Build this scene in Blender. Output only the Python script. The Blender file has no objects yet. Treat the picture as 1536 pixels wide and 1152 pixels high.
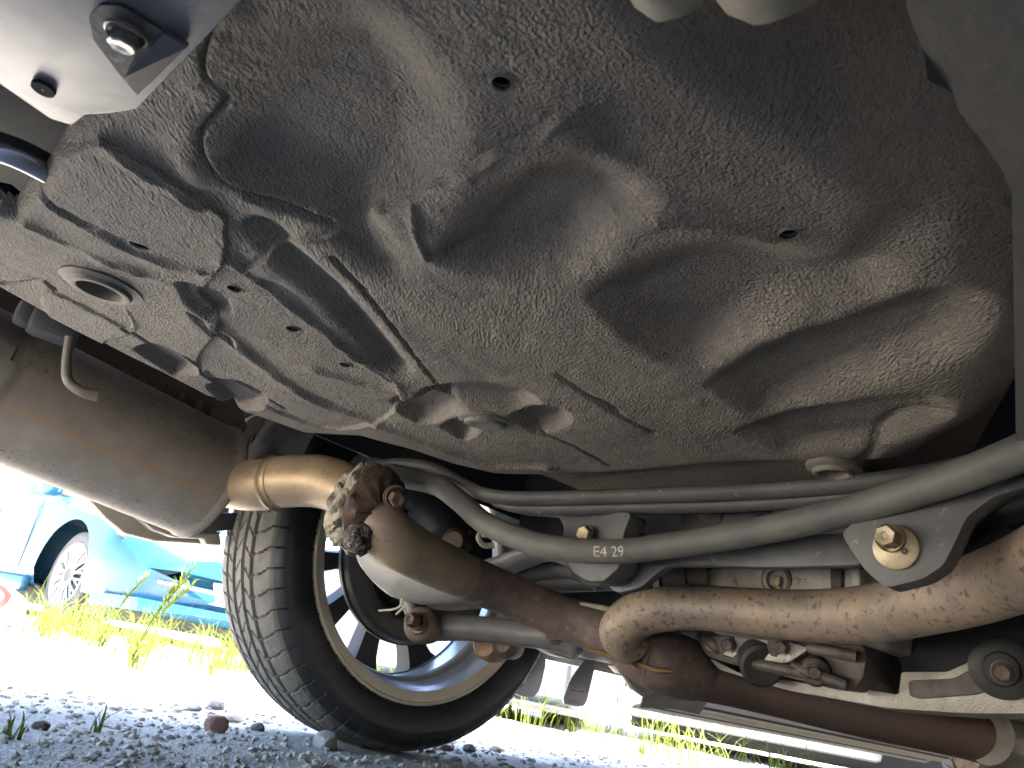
import bpy, bmesh, math, random
import numpy as np
from mathutils import Vector, Matrix, noise as mnoise
random.seed(7); RNG = np.random.default_rng(7)
S = bpy.context.scene; COL = S.collection

# ------------------------------------------------------------------ camera, sky, sun, exposure
CAM = np.array([-0.81163, -0.47814, 0.13892]); YAW, PIT, ROL, FPX = 0.67287, 0.36437, 0.18599, 1163.15
PW, PH = 1536, 1152
_fw = np.array([math.sin(YAW)*math.cos(PIT), math.cos(YAW)*math.cos(PIT), math.sin(PIT)])
_r0 = np.array([math.cos(YAW), -math.sin(YAW), 0.]); _u0 = np.cross(_r0, _fw)
_rt = _r0*math.cos(ROL)+_u0*math.sin(ROL); _up = -_r0*math.sin(ROL)+_u0*math.cos(ROL)
cd = bpy.data.cameras.new('camera'); cam = bpy.data.objects.new('camera', cd); COL.objects.link(cam)
cd.sensor_width = 36; cd.lens = FPX*36/PW; cd.clip_start = 0.01; cd.clip_end = 500
cam.matrix_world = Matrix(((_rt[0], _up[0], -_fw[0], CAM[0]), (_rt[1], _up[1], -_fw[1], CAM[1]), (_rt[2], _up[2], -_fw[2], CAM[2]), (0, 0, 0, 1)))
cd.dof.use_dof = True; cd.dof.focus_distance = 0.62; cd.dof.aperture_fstop = 26
S.camera = cam
SUN = Vector((0.33, -0.25, 0.91)).normalized()
world = bpy.data.worlds.new('World'); S.world = world; world.use_nodes = True
wn = world.node_tree.nodes; wl = world.node_tree.links
sky = wn.new('ShaderNodeTexSky'); sky.sky_type = 'NISHITA'; sky.sun_disc = False; sky.dust_density = 2.5; sky.air_density = .9
sky.sun_elevation = math.asin(SUN.z); sky.sun_rotation = math.atan2(SUN.x, SUN.y)
wl.new(sky.outputs[0], wn['Background'].inputs[0]); wn['Background'].inputs[1].default_value = 0.09
ld = bpy.data.lights.new('sun', 'SUN'); ld.energy = 5; ld.angle = math.radians(.5); ld.color = (1, .92, .80)
sun = bpy.data.objects.new('sun', ld); COL.objects.link(sun)
sun.rotation_euler = SUN.to_track_quat('Z', 'Y').to_euler(); sun.location = (0, 0, 20)
S.view_settings.view_transform = 'Standard'; S.view_settings.look = 'None'; S.view_settings.gamma = 1
S.view_settings.use_curve_mapping = False; S.view_settings.exposure = 4.75
S.render.engine = 'CYCLES'; S.cycles.max_bounces = 10; S.cycles.diffuse_bounces = 7; S.cycles.glossy_bounces = 4
S.cycles.use_denoising = True; S.cycles.caustics_reflective = False; S.cycles.caustics_refractive = False

# ------------------------------------------------------------------ helpers
def ray(px, py):
    d = _fw*FPX+_rt*(px-PW/2)-_up*(py-PH/2); return d/np.linalg.norm(d)
def at(px, py, d): return CAM+ray(px, py)*d                      # a point at distance d
def on(ax, v, px, py):                                           # a point on the plane x/y/z = v
    d = ray(px, py); return CAM+d*((v-CAM[ax])/d[ax])
def onz(v, px, py): return on(2, v, px, py)

def mesh(name, v, f, mat=None, parent=None, smooth=True, auto=None):
    me = bpy.data.meshes.new(name); me.from_pydata([tuple(map(float, p)) for p in v], [], [tuple(map(int, q)) for q in f]); me.validate(); me.update()
    return link(name, me, mat, parent, smooth, auto)
def link(name, me, mat=None, parent=None, smooth=True, auto=None):
    o = bpy.data.objects.new(name, me); COL.objects.link(o)
    if mat: me.materials.append(mat)
    if parent: o.parent = parent; o.matrix_parent_inverse = Matrix.Identity(4)
    if smooth:
        me.polygons.foreach_set('use_smooth', [True]*len(me.polygons))
        if auto is not None: me.set_sharp_from_angle(angle=math.radians(auto))
    return o
def bmobj(name, bm, mat=None, parent=None, smooth=True, auto=35):
    bmesh.ops.recalc_face_normals(bm, faces=bm.faces)
    me = bpy.data.meshes.new(name); bm.to_mesh(me); bm.free(); return link(name, me, mat, parent, smooth, auto)
def empty(name, loc, label, cat, group=None, rz=0):
    o = bpy.data.objects.new(name, None); COL.objects.link(o); o.location = loc; o.rotation_euler = (0, 0, rz); o.empty_display_size = .1
    tag(o, label, cat, group); return o
def tag(o, label, cat, group=None):
    o['label'] = label; o['category'] = cat
    if group: o['group'] = group
def catmull(P, sub):
    P = np.asarray(P, float); n = len(P); out = []
    E = np.vstack([2*P[0]-P[1], P, 2*P[-1]-P[-2]])
    for i in range(n-1):
        p0, p1, p2, p3 = E[i:i+4]
        for t in np.linspace(0, 1, sub, endpoint=False):
            out.append(.5*((2*p1)+(-p0+p2)*t+(2*p0-5*p1+4*p2-p3)*t*t+(-p0+3*p1-3*p2+p3)*t**3))
    out.append(P[-1]); return np.array(out)
def frames(C):
    T = np.gradient(C, axis=0); T /= np.linalg.norm(T, axis=1)[:, None]
    a = np.array([0, 0, 1.]) if abs(T[0][2]) < .9 else np.array([1., 0, 0])
    N = [np.cross(T[0], a)]; N[0] /= np.linalg.norm(N[0])
    for i in range(1, len(C)):
        n = N[-1]-T[i]*np.dot(N[-1], T[i]); N.append(n/np.linalg.norm(n))
    N = np.array(N); return T, N, np.cross(T, N)
def tube_vf(P, rad, n=24, sub=8, caps=True, flat=1.0):
    P = np.asarray(P, float); C = catmull(P, sub) if sub > 1 else P
    if np.isscalar(rad): R = np.full(len(C), rad)
    else: R = np.interp(np.linspace(0, 1, len(C)), np.linspace(0, 1, len(rad)), rad)
    T, N, B = frames(C); a = np.linspace(0, 2*np.pi, n, endpoint=False)
    v = (C[:, None]+R[:, None, None]*(np.cos(a)[None, :, None]*N[:, None]+flat*np.sin(a)[None, :, None]*B[:, None])).reshape(-1, 3)
    f = [(i*n+j, i*n+(j+1) % n, (i+1)*n+(j+1) % n, (i+1)*n+j) for i in range(len(C)-1) for j in range(n)]
    if caps: f += [tuple(range(n-1, -1, -1)), tuple((len(C)-1)*n+j for j in range(n))]
    return v, f
def tube(name, P, rad, mat, parent, n=24, sub=8, caps=True, flat=1.0):
    v, f = tube_vf(P, rad, n, sub, caps, flat); return mesh(name, v, f, mat, parent, True, 50)
def axisframe(ax):
    ax = np.asarray(ax, float); ax = ax/np.linalg.norm(ax); a = np.array([0, 0, 1.]) if abs(ax[2]) < .9 else np.array([1., 0, 0])
    u = np.cross(a, ax); u /= np.linalg.norm(u); return ax, u, np.cross(ax, u)
def lathe_vf(o, ax, prof, n=48, seg=None):
    ax, u, w = axisframe(ax); a = np.linspace(0, 2*np.pi, n, endpoint=False); v = []; f = []
    for r, h in prof: v += list(np.asarray(o)+ax*h+r*(np.cos(a)[:, None]*u+np.sin(a)[:, None]*w))
    for i in range(len(prof)-1):
        for j in range(n): f.append((i*n+j, i*n+(j+1) % n, (i+1)*n+(j+1) % n, (i+1)*n+j))
    return v, f
def lathe(name, o, ax, prof, mat, parent, n=48, auto=40):
    v, f = lathe_vf(o, ax, prof, n); me = mesh(name, v, f, mat, parent, True, auto)
    return me
def plate(name, pts, ext, mat, parent, bevel=.002, seg=2):      # polygon (3D, planar) extruded by ext
    bm = bmesh.new(); ext = Vector(ext); vs = [bm.verts.new(Vector(p)) for p in pts]; fc = bm.faces.new(vs)
    r = bmesh.ops.extrude_face_region(bm, geom=[fc])
    bmesh.ops.translate(bm, vec=ext, verts=[g for g in r['geom'] if isinstance(g, bmesh.types.BMVert)])
    bmesh.ops.recalc_face_normals(bm, faces=bm.faces)
    if bevel: bmesh.ops.bevel(bm, geom=bm.edges[:], offset=bevel, segments=seg, profile=.5, affect='EDGES', clamp_overlap=True)
    return bmobj(name, bm, mat, parent)
def rounded(pts, r=.25, n=4):                                    # round the corners of a px polygon
    out = []; P = [np.array(p, float) for p in pts]
    for i, p in enumerate(P):
        a = P[i-1]; b = P[(i+1) % len(P)]; s = p+(a-p)*r; e = p+(b-p)*r
        for t in np.linspace(0, 1, n): out.append(tuple((1-t)**2*s+2*t*(1-t)*p+t*t*e))
    return out
def pxplate(name, pts, ax, val, ext, mat, parent, bevel=.002, rnd=0):
    if rnd: pts = rounded(pts, rnd)
    return plate(name, [on(ax, val, *p) for p in pts], ext, mat, parent, bevel)
def box(name, c, s, mat, parent, bevel=.004, rot=None):
    bm = bmesh.new(); bmesh.ops.create_cube(bm, size=1); bmesh.ops.scale(bm, vec=Vector(s), verts=bm.verts)
    if bevel: bmesh.ops.bevel(bm, geom=bm.edges[:], offset=bevel, segments=2, profile=.5, affect='EDGES')
    if rot is not None: bmesh.ops.rotate(bm, cent=(0, 0, 0), matrix=rot, verts=bm.verts)
    bmesh.ops.translate(bm, vec=Vector(c), verts=bm.verts); return bmobj(name, bm, mat, parent)
def bolt(name, o, ax, r, h, mat, parent, washer=1.6, hexn=6):
    ax, u, w = axisframe(ax); o = np.asarray(o)
    prof = [(r*washer, 0), (r*washer, h*.18), (r*1.35, h*.2), (r*1.3, h*.35)]
    v, f = lathe_vf(o, ax, prof, 24); b = len(v); n = hexn
    for k, (rr, hh) in enumerate([(r*1.05, h*.3), (r*1.05, h*.9), (r*.9, h), (r*.45, h*.98), (r*.3, h*.94)]):
        for j in range(n): t = 2*np.pi*j/n+.3; v.append(o+ax*hh+rr*(math.cos(t)*u+math.sin(t)*w))
    for k in range(4): f += [(b+k*n+j, b+k*n+(j+1) % n, b+(k+1)*n+(j+1) % n, b+(k+1)*n+j) for j in range(n)]
    f.append(tuple(b+4*n+j for j in range(n)))
    return mesh(name, v, f, mat, parent, True, 30)

# ------------------------------------------------------------------ materials
def M(name, c1, c2=None, scale=30, rough=.6, metal=0., bump=0., bscale=200, spots=None, sscale=60, sth=.6, bdist=.002, stretch=None, spec=.5, vor=False, detail=6, rough2=None):
    m = bpy.data.materials.new(name); m.use_nodes = True; nt = m.node_tree; N = nt.nodes; L = nt.links; bs = N['Principled BSDF']
    tc = N.new('ShaderNodeTexCoord'); src = tc.outputs['Object']
    if stretch:
        mp = N.new('ShaderNodeMapping'); mp.inputs['Scale'].default_value = stretch; L.new(src, mp.inputs[0]); src = mp.outputs[0]
    bs.inputs['Roughness'].default_value = rough; bs.inputs['Metallic'].default_value = metal
    bs.inputs['Specular IOR Level'].default_value = spec
    bs.inputs['Base Color'].default_value = (*c1, 1)
    if c2:
        n1 = N.new('ShaderNodeTexNoise'); n1.inputs['Scale'].default_value = scale; n1.inputs['Detail'].default_value = detail; n1.inputs['Roughness'].default_value = .65; L.new(src, n1.inputs[0])
        cr = N.new('ShaderNodeMapRange'); cr.inputs[1].default_value = .32; cr.inputs[2].default_value = .68; L.new(n1.outputs[0], cr.inputs[0])
        mx = N.new('ShaderNodeMix'); mx.data_type = 'RGBA'; mx.inputs[6].default_value = (*c1, 1); mx.inputs[7].default_value = (*c2, 1); L.new(cr.outputs[0], mx.inputs[0]); out = mx.outputs[2]
        if spots:
            n2 = N.new('ShaderNodeTexNoise'); n2.inputs['Scale'].default_value = sscale; n2.inputs['Detail'].default_value = 5; n2.inputs['Roughness'].default_value = .7; L.new(src, n2.inputs[0])
            c3 = N.new('ShaderNodeMapRange'); c3.inputs[1].default_value = sth; c3.inputs[2].default_value = sth+.08; L.new(n2.outputs[0], c3.inputs[0])
            m2 = N.new('ShaderNodeMix'); m2.data_type = 'RGBA'; m2.inputs[7].default_value = (*spots, 1); L.new(out, m2.inputs[6]); L.new(c3.outputs[0], m2.inputs[0]); out = m2.outputs[2]
        L.new(out, bs.inputs['Base Color'])
        if rough2 is not None:
            mr = N.new('ShaderNodeMapRange'); mr.inputs[3].default_value = rough; mr.inputs[4].default_value = rough2; L.new(cr.outputs[0], mr.inputs[0]); L.new(mr.outputs[0], bs.inputs['Roughness'])
    if bump:
        if vor: nb = N.new('ShaderNodeTexVoronoi'); nb.feature = 'SMOOTH_F1'; nb.inputs['Smoothness'].default_value = .6
        else: nb = N.new('ShaderNodeTexNoise'); nb.inputs['Detail'].default_value = 4
        nb.inputs['Scale'].default_value = bscale; L.new(src, nb.inputs[0])
        b = N.new('ShaderNodeBump'); b.inputs['Strength'].default_value = bump; b.inputs['Distance'].default_value = bdist; L.new(nb.outputs[0], b.inputs['Height']); L.new(b.outputs[0], bs.inputs['Normal'])
    return m

def undercoat(name, c1, c2, c3, bump=1.0, streak=True):           # sprayed stone-chip coating under road dust
    m = bpy.data.materials.new(name); m.use_nodes = True; nt = m.node_tree; N = nt.nodes; L = nt.links; bs = N['Principled BSDF']
    tc = N.new('ShaderNodeTexCoord'); src = tc.outputs['Object']
    def nz(scale, det, rgh=.6, vec=src, dist=0):
        n = N.new('ShaderNodeTexNoise'); n.inputs['Scale'].default_value = scale; n.inputs['Detail'].default_value = det; n.inputs['Roughness'].default_value = rgh; n.inputs['Distortion'].default_value = dist; L.new(vec, n.inputs[0]); return n.outputs[0]
    def rng(x, a, b, c=0, d=1):
        r = N.new('ShaderNodeMapRange'); r.inputs[1].default_value = a; r.inputs[2].default_value = b; r.inputs[3].default_value = c; r.inputs[4].default_value = d; L.new(x, r.inputs[0]); return r.outputs[0]
    def mix(f, a, b):
        x = N.new('ShaderNodeMix'); x.data_type = 'RGBA'; L.new(f, x.inputs[0])
        for k, q in ((6, a), (7, b)):
            if isinstance(q, tuple): x.inputs[k].default_value = (*q, 1)
            else: L.new(q, x.inputs[k])
        return x.outputs[2]
    def mth(op, a, b):
        x = N.new('ShaderNodeMath'); x.operation = op
        for k, q in enumerate((a, b)):
            if isinstance(q, (int, float)): x.inputs[k].default_value = q
            else: L.new(q, x.inputs[k])
        return x.outputs[0]
    big = rng(nz(7, 4), .35, .65); fine = rng(nz(160, 4, .7), .4, .66)
    col = mix(big, c1, c2); col = mix(rng(nz(38, 5), .56, .75, 0, .7), col, c3)
    dk = N.new('ShaderNodeMix'); dk.data_type = 'RGBA'; dk.blend_type = 'MULTIPLY'; dk.inputs[0].default_value = .16; L.new(col, dk.inputs[6])
    ramp = N.new('ShaderNodeCombineColor'); 
    for k in range(3): L.new(fine, ramp.inputs[k])
    L.new(ramp.outputs[0], dk.inputs[7]); L.new(dk.outputs[2], bs.inputs['Base Color'])
    bs.inputs['Roughness'].default_value = .72; bs.inputs['Specular IOR Level'].default_value = .35
    # height: two sizes of lumps, drawn out into runs in places
    h1 = nz(540, .7, .5, src, .15); h2 = nz(900, 1.0, .5, src, .2)
    mp = N.new('ShaderNodeMapping'); mp0 = N.new('ShaderNodeMapping'); mp0.inputs['Rotation'].default_value = (0, 0, math.radians(39)); L.new(src, mp0.inputs[0]); mp.inputs['Scale'].default_value = (1, .36, 1); L.new(mp0.outputs[0], mp.inputs[0])
    h3 = nz(520, .9, .5, mp.outputs[0], .2)
    where = rng(nz(5.5, 2), .45, .58); amp = rng(nz(9, 3), .35, .65, .45, 1.15)
    hs = N.new('ShaderNodeMix'); L.new(where, hs.inputs[0]); L.new(h1, hs.inputs[2]); L.new(h3, hs.inputs[3])
    h = mth('ADD', hs.outputs[0], mth('MULTIPLY', h2, .45)); h = mth('MULTIPLY', h, amp)
    b = N.new('ShaderNodeBump'); b.inputs['Strength'].default_value = bump; b.inputs['Distance'].default_value = .0027; L.new(h, b.inputs['Height']); L.new(b.outputs[0], bs.inputs['Normal'])
    return m

m_coat = undercoat('undercoat', (.265, .230, .190), (.208, .181, .153), (.308, .264, .212))
m_coat2 = undercoat('undercoat_fine', (.25, .225, .195), (.20, .18, .165), (.29, .255, .215), .35)
m_grom = M('grommet_rubber', (.19, .165, .13), (.13, .115, .095), 40, .6, 0, .25, 300)
m_plate = M('bare_primer', (.135, .135, .148), (.105, .105, .118), 22, .38, .35, .08, 120, (.155, .15, .15), 60, .60)
m_bolt = M('zinc_bolt', (.36, .35, .35), (.22, .2, .19), 90, .35, .7, .1, 400)
m_goldbolt = M('yellow_zinc', (.50, .42, .28), (.34, .26, .16), 90, .5, .45, .1, 400)
m_rbolt = M('rusty_bolt', (.14, .085, .06), (.07, .05, .042), 120, .7, .4, .3, 400)
m_shiny = M('bright_steel', (.42, .43, .47), (.3, .3, .33), 30, .24, .85, .05, 200)
m_muf = M('muffler_steel', (.34, .30, .25), (.25, .215, .18), 26, .66, .15, .12, 300, (.20, .12, .065), 170, .565)
m_weld = M('rust_weld', (.36, .21, .09), (.20, .11, .055), 120, .6, .35, .7, 500, bdist=.002)
m_gold = M('heat_tinted_steel', (.40, .29, .165), (.25, .185, .12), 22, .5, .5, .08, 200, (.16, .10, .06), 130, .60)
m_rust = M('rusty_exhaust', (.26, .19, .165), (.115, .090, .082), 24, .7, .2, .35, 260, (.40, .22, .13), 110, .58)
m_tan = M('tan_exhaust', (.37, .29, .20), (.19, .155, .14), 17, .6, .2, .18, 240, (.13, .085, .065), 120, .55, rough2=.58)
m_tan2 = M('tan_pipe', (.40, .31, .20), (.24, .19, .155), 22, .58, .25, .14, 240, (.10, .065, .045), 150, .61)
m_dkpipe = M('dark_pipe', (.155, .125, .11), (.23, .14, .11), 9, .5, .55, .1, 200)
m_putty = M('dried_putty', (.40, .37, .29), (.26, .235, .18), 60, .9, 0, .9, 230, (.07, .06, .05), 90, .64, bdist=.004)
m_flange = M('rust_flange', (.11, .065, .045), (.05, .036, .03), 60, .72, .3, .6, 250)
m_bar = M('dusty_steel_bar', (.150, .142, .122), (.075, .077, .076), 16, .65, .05, .12, 300, (.22, .19, .15), 70, .64)
m_black = M('black_chassis_paint', (.060, .063, .066), (.036, .038, .041), 20, .45, .1, .12, 300, (.17, .155, .135), 60, .62)
m_grey = M('grey_chassis_paint', (.120, .118, .114), (.075, .076, .077), 18, .58, .1, .1, 300, (.25, .225, .19), 60, .62)
m_arm = M('grey_arm', (.21, .20, .195), (.15, .145, .14), 18, .5, .15, .15, 280)
m_lgrey = M('pale_shield', (.46, .45, .425), (.36, .345, .32), 14, .5, .25, .08, 200)
m_alu = M('cast_aluminium', (.36, .335, .285), (.23, .21, .185), 26, .5, .45, .4, 380, (.16, .135, .11), 70, .60)
m_diff = M('pale_cast_housing', (.66, .62, .53), (.46, .43, .37), 30, .55, .2, .3, 380, (.25, .21, .17), 60, .62)
m_dalu = M('grimy_aluminium', (.150, .122, .105), (.06, .05, .046), 30, .6, .3, .4, 300)
m_rubber = M('black_rubber', (.022, .022, .023), (.035, .034, .033), 30, .6, 0, .1, 300)
m_boot = M('boot_rubber', (.05, .052, .055), (.075, .07, .062), 40, .55)
m_bush = M('bush_metal', (.17, .125, .095), (.10, .075, .06), 60, .6, .3, .3, 300)
m_bush2 = M('dull_rod', (.20, .175, .145), (.13, .11, .095), 40, .6, .3, .2, 300)
m_orange = M('ochre_plastic', (.36, .23, .11), (.25, .16, .09), 50, .6, 0, .2, 200)
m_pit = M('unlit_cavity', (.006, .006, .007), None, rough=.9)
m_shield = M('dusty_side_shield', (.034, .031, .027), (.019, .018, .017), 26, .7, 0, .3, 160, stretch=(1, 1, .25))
m_heat = M('heat_shield_tin', (.36, .31, .24), (.27, .23, .18), 16, .6, .1, .2, 200)
m_crust = M('dark_crust', (.09, .08, .065), (.05, .045, .04), 90, .9, 0, 1., 300, (.40, .36, .27), 140, .56, bdist=.004)
m_tread = M('dusty_tread', (.125, .114, .098), (.062, .059, .054), 34, .85, 0, .35, 260, (.045, .043, .041), 55, .58)
m_side = M('tyre_sidewall', (.011, .012, .014), (.018, .019, .021), 14, .55, 0, .08, 200)
m_lip = M('dusty_rim_lip', (.50, .455, .37), (.42, .375, .30), 26, .6, .1, .1, 300)
m_barrel = M('wheel_silver', (.44, .46, .50), (.36, .38, .41), 12, .34, .4, .03, 100)
m_dirt = M('brake_dust_band', (.19, .165, .135), (.26, .235, .2), 20, .6)
m_spoke = M('dark_spoke', (.03, .027, .027), (.02, .018, .018), 20, .6, 0)
m_disc = M('brake_dark', (.10, .095, .085), (.065, .062, .058), 16, .6, .3, .12, 200)
m_liner = M('arch_liner', (.022, .023, .025), (.03, .03, .032), 14, .7, 0, .2, 160)
m_body = M('car_paint_silver', (.34, .35, .37), (.32, .33, .35), 4, .3, .4)
m_trim = M('beige_dusty_plastic', (.30, .265, .205), (.23, .205, .165), 14, .6, 0, .15, 200)
m_sill = M('sill_bounce_light', (.58, .47, .33), (.46, .37, .26), 10, .5, .1, .1, 120)  # beige glow of sunlit ground put into the base colour
m_flap = M('grey_mudflap', (.42, .40, .39), (.36, .34, .33), 10, .55, 0, .05, 200)
m_mark = M('paint_mark', (.62, .60, .51), (.30, .28, .24), 260, .7)
m_dark = M('dark_print', (.05, .05, .05))
m_glass = M('window_glass', (.03, .035, .04), None, rough=.06)
m_under = M('underbody_coat', (.05, .05, .052), (.075, .07, .065), 7, .7, 0, .3, 120)

# ------------------------------------------------------------------ ground
def gz(x, y):
    r = math.hypot(x+.8, y+.48); a = min(1, max(.15, r/1.5))*.5
    h = .012*mnoise.noise(Vector((x*1.1, y*1.1, 3)))+.009*mnoise.noise(Vector((x*5, y*5, 1)))+.005*mnoise.noise(Vector((x*17, y*17, 7)))+.0028*mnoise.noise(Vector((x*55, y*55, 2)))
    flat = min(1, max(0, (math.hypot(x-.0, y-.78)-.1)/.25))
    return h*(.35+.65*flat)
rr = np.concatenate([[0.0], np.geomspace(.12, 7, 260), np.geomspace(7.5, 150, 40)]); na = 520
gv = []; gf = []
for i, r in enumerate(rr):
    for j in range(na):
        a = 2*math.pi*j/na; x = CAM[0]+r*math.cos(a); y = CAM[1]+r*math.sin(a); gv.append((x, y, gz(x, y) if r < 12 else 0))
for i in range(len(rr)-1):
    for j in range(na): gf.append((i*na+j, (i+1)*na+j, (i+1)*na+(j+1) % na, i*na+(j+1) % na))
m_ground = M('gravel_ground', (.46, .44, .40), (.33, .315, .29), 60, .95, 0, 1., 190, (.25, .235, .215), 120, .60, bdist=.008, detail=10)
g = mesh('ground', gv, gf, m_ground); g['kind'] = 'structure'
# loose gravel
ico = bmesh.new(); bmesh.ops.create_icosphere(ico, subdivisions=1, radius=1); iv = np.array([v.co for v in ico.verts]); ifc = np.array([[v.index for v in f.verts] for f in ico.faces]); ico.free()
ico = bmesh.new(); bmesh.ops.create_icosphere(ico, subdivisions=2, radius=1); iv2 = np.array([v.co for v in ico.verts]); ifc2 = np.array([[v.index for v in f.verts] for f in ico.faces]); ico.free()
def pebble_cloud(name, n, mat, smin, smax, dmin, dmax, aw=1.05, pw=1.7):
    V = []; F = []; b = 0
    for k in range(n):
        d = dmin*(dmax/dmin)**RNG.random(); an = YAW+RNG.uniform(-aw, aw)
        x = CAM[0]+d*math.sin(an); y = CAM[1]+d*math.cos(an)
        if abs(y-.75) < .13 and abs(x) < .10: continue
        s = smin+(smax-smin)*RNG.random()**3.2*min(1, .45+d*.35)
        if d < .6: s *= .6
        q = iv*(1+RNG.normal(0, .16, (12, 1)))*s*np.array([1, RNG.uniform(.65, 1), RNG.uniform(.45, .8)])
        c, sn = math.cos(an*9), math.sin(an*9); q = np.stack([q[:, 0]*c-q[:, 1]*sn, q[:, 0]*sn+q[:, 1]*c, q[:, 2]], 1)
        V.append(q+np.array([x, y, gz(x, y)+s*.25])); F.append(ifc+b); b += 12
    o = mesh(name, np.vstack(V), np.vstack(F), mat, None, False); o['kind'] = 'stuff'; return o
m_peb = M('gravel_grey', (.47, .445, .40), (.34, .32, .285), 55, .9, 0, .4, 300)
m_peb2 = M('gravel_tan', (.33, .28, .23), (.25, .22, .19), 45, .9, 0, .4, 300)
pebble_cloud('gravel', 26000, m_peb, .0016, .0085, .5, 6.5)
pebble_cloud('gravel', 4000, m_peb2, .0010, .0062, .6, 6)
def stone(px, py, w, mat, label, flat=.7, seed=0, group=None):
    p = onz(0, px, py); d = np.linalg.norm(p-CAM); s = w*d/FPX/2; r = np.random.default_rng(seed)
    q = iv2.copy()
    for _ in range(9):                                            # chip flats off the ball
        n = r.normal(size=3); n /= np.linalg.norm(n); h = r.uniform(.62, .9); t = q@n; q -= np.where(t > h, t-h, 0)[:, None]*n
    q = q*np.array([1, r.uniform(.75, 1), flat])*s*1.12; a = r.uniform(0, 6); c, sn = math.cos(a), math.sin(a)
    q = np.stack([q[:, 0]*c-q[:, 1]*sn, q[:, 0]*sn+q[:, 1]*c, q[:, 2]], 1)
    o = mesh('stone', q, ifc2, mat, None, False); o.location = (p[0], p[1], gz(p[0], p[1])+s*flat*.55); tag(o, label, 'stone', group); return o
m_st_b = M('stone_brown', (.22, .115, .085), (.15, .085, .07), 60, .85, 0, .3, 300)
m_st_g = M('stone_grey', (.32, .32, .31), (.22, .22, .22), 40, .9, 0, .4, 240)
m_st_d = M('stone_dark', (.12, .09, .085), (.09, .075, .07), 60, .85, 0, .3, 300)
m_st_t = M('stone_tan', (.38, .33, .25), (.28, .24, .19), 40, .9, 0, .4, 240)
m_st_r = M('stone_red', (.30, .19, .15), (.22, .15, .12), 50, .9, 0, .3, 240)

# ------------------------------------------------------------------ the car overhead
car = empty('parked_car', (0, 0, 0), 'dusty car seen from beneath with rusty exhaust pipes and its rear wheel', 'car')
Z0 = .36
def W2(pts): return np.array([onz(Z0, *p)[:2] for p in pts])
def seg_d(X, Y, pl, closed=False):
    D = np.full(X.shape, 1e9); n = len(pl)
    for i in range(n if closed else n-1):
        a = pl[i]; b = pl[(i+1) % n]; ab = b-a; t = np.clip(((X-a[0])*ab[0]+(Y-a[1])*ab[1])/(ab@ab+1e-12), 0, 1)
        D = np.minimum(D, np.hypot(X-a[0]-t*ab[0], Y-a[1]-t*ab[1]))
    return D
def inside(X, Y, pl):
    I = np.zeros(X.shape, bool); n = len(pl)
    for i in range(n):
        a = pl[i]; b = pl[(i+1) % n]
        if a[1] == b[1]: continue
        I ^= ((a[1] > Y) != (b[1] > Y)) & (X < (b[0]-a[0])*(Y-a[1])/(b[1]-a[1])+a[0])
    return I
def sd(X, Y, pl): d = seg_d(X, Y, pl, True); return np.where(inside(X, Y, pl), d, -d)
def smooth01(t): t = np.clip(t, 0, 1); return t*t*(3-2*t)
gx = np.concatenate([np.arange(-1.02, -.88, .006), np.arange(-.88, -.50, .00115), np.arange(-.50, -.36, .0016), np.arange(-.36, -.24, .0026), np.arange(-.24, .06, .006)])
gy = np.concatenate([np.arange(-.56, -.44, .0026), np.arange(-.44, .06, .00115), np.arange(.06, .20, .0016), np.arange(.20, .36, .0022), np.arange(.36, .56, .006)])
X, Y = np.meshgrid(gx, gy, indexing='ij')
def vnoise(s, seed):
    g = np.random.default_rng(seed).normal(size=(160, 160)); u = (X+1.1)/s; v = (Y+.7)/s; i = np.floor(u).astype(int); j = np.floor(v).astype(int); fu = smooth01(u-i); fv = smooth01(v-j); i %= 159; j %= 159
    return (g[i, j]*(1-fu)+g[i+1, j]*fu)*(1-fv)+(g[i, j+1]*(1-fu)+g[i+1, j+1]*fu)*fv
n_a = vnoise(.012, 1); n_b = vnoise(.05, 2); n_c = vnoise(.006, 3)
outline = W2([(-260, 350), (-120, 395), (0, 437), (60, 470), (110, 497), (170, 528), (240, 562), (310, 598), (360, 620), (420, 640), (455, 652), (540, 657), (610, 677), (680, 700), (740, 714), (820, 716), (900, 712), (1000, 702), (1080, 694), (1150, 690), (1230, 695), (1300, 688), (1360, 650), (1408, 590), (1430, 500), (1400, 430), (1330, 350), (1235, 290), (1120, 230), (1020, 170), (930, 100), (860, 20), (800, -100), (740, -300), (560, -500), (0, -500)])
s0 = sd(X, Y, outline); dd = np.maximum(-s0, 0)
R = np.interp(X-.9*Y, [-.5, -.35, -.1], [.010, .03, .075])+.018*smooth01((-.16-Y)/.1)*smooth01((-.46-X)/.1); capz = np.interp(Y, [-.25, -.15, .20, .26], [.2, .02, .015, .16])
k = np.minimum(dd, R*.93); rise = R-np.sqrt(R*R-k*k)+np.maximum(dd-R*.93, 0)*2.4
rise = np.where(rise > capz*.7, capz*.7+capz*.3*(1-np.exp(-(rise-capz*.7)/(capz*.3))), rise)
Z = Z0+rise+.0006*n_b
rear = W2([(170, 160), (138, 188), (112, 215), (80, 268), (55, 300), (22, 332), (-20, 318), (-300, 230), (-500, -300), (170, -400)])
s_r = np.maximum(sd(X, Y, rear)+.007, 0); k2 = np.minimum(s_r, .0085); Z = Z+(.009-np.sqrt(.009**2-k2*k2))+np.maximum(s_r-.0085, 0)*2
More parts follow.
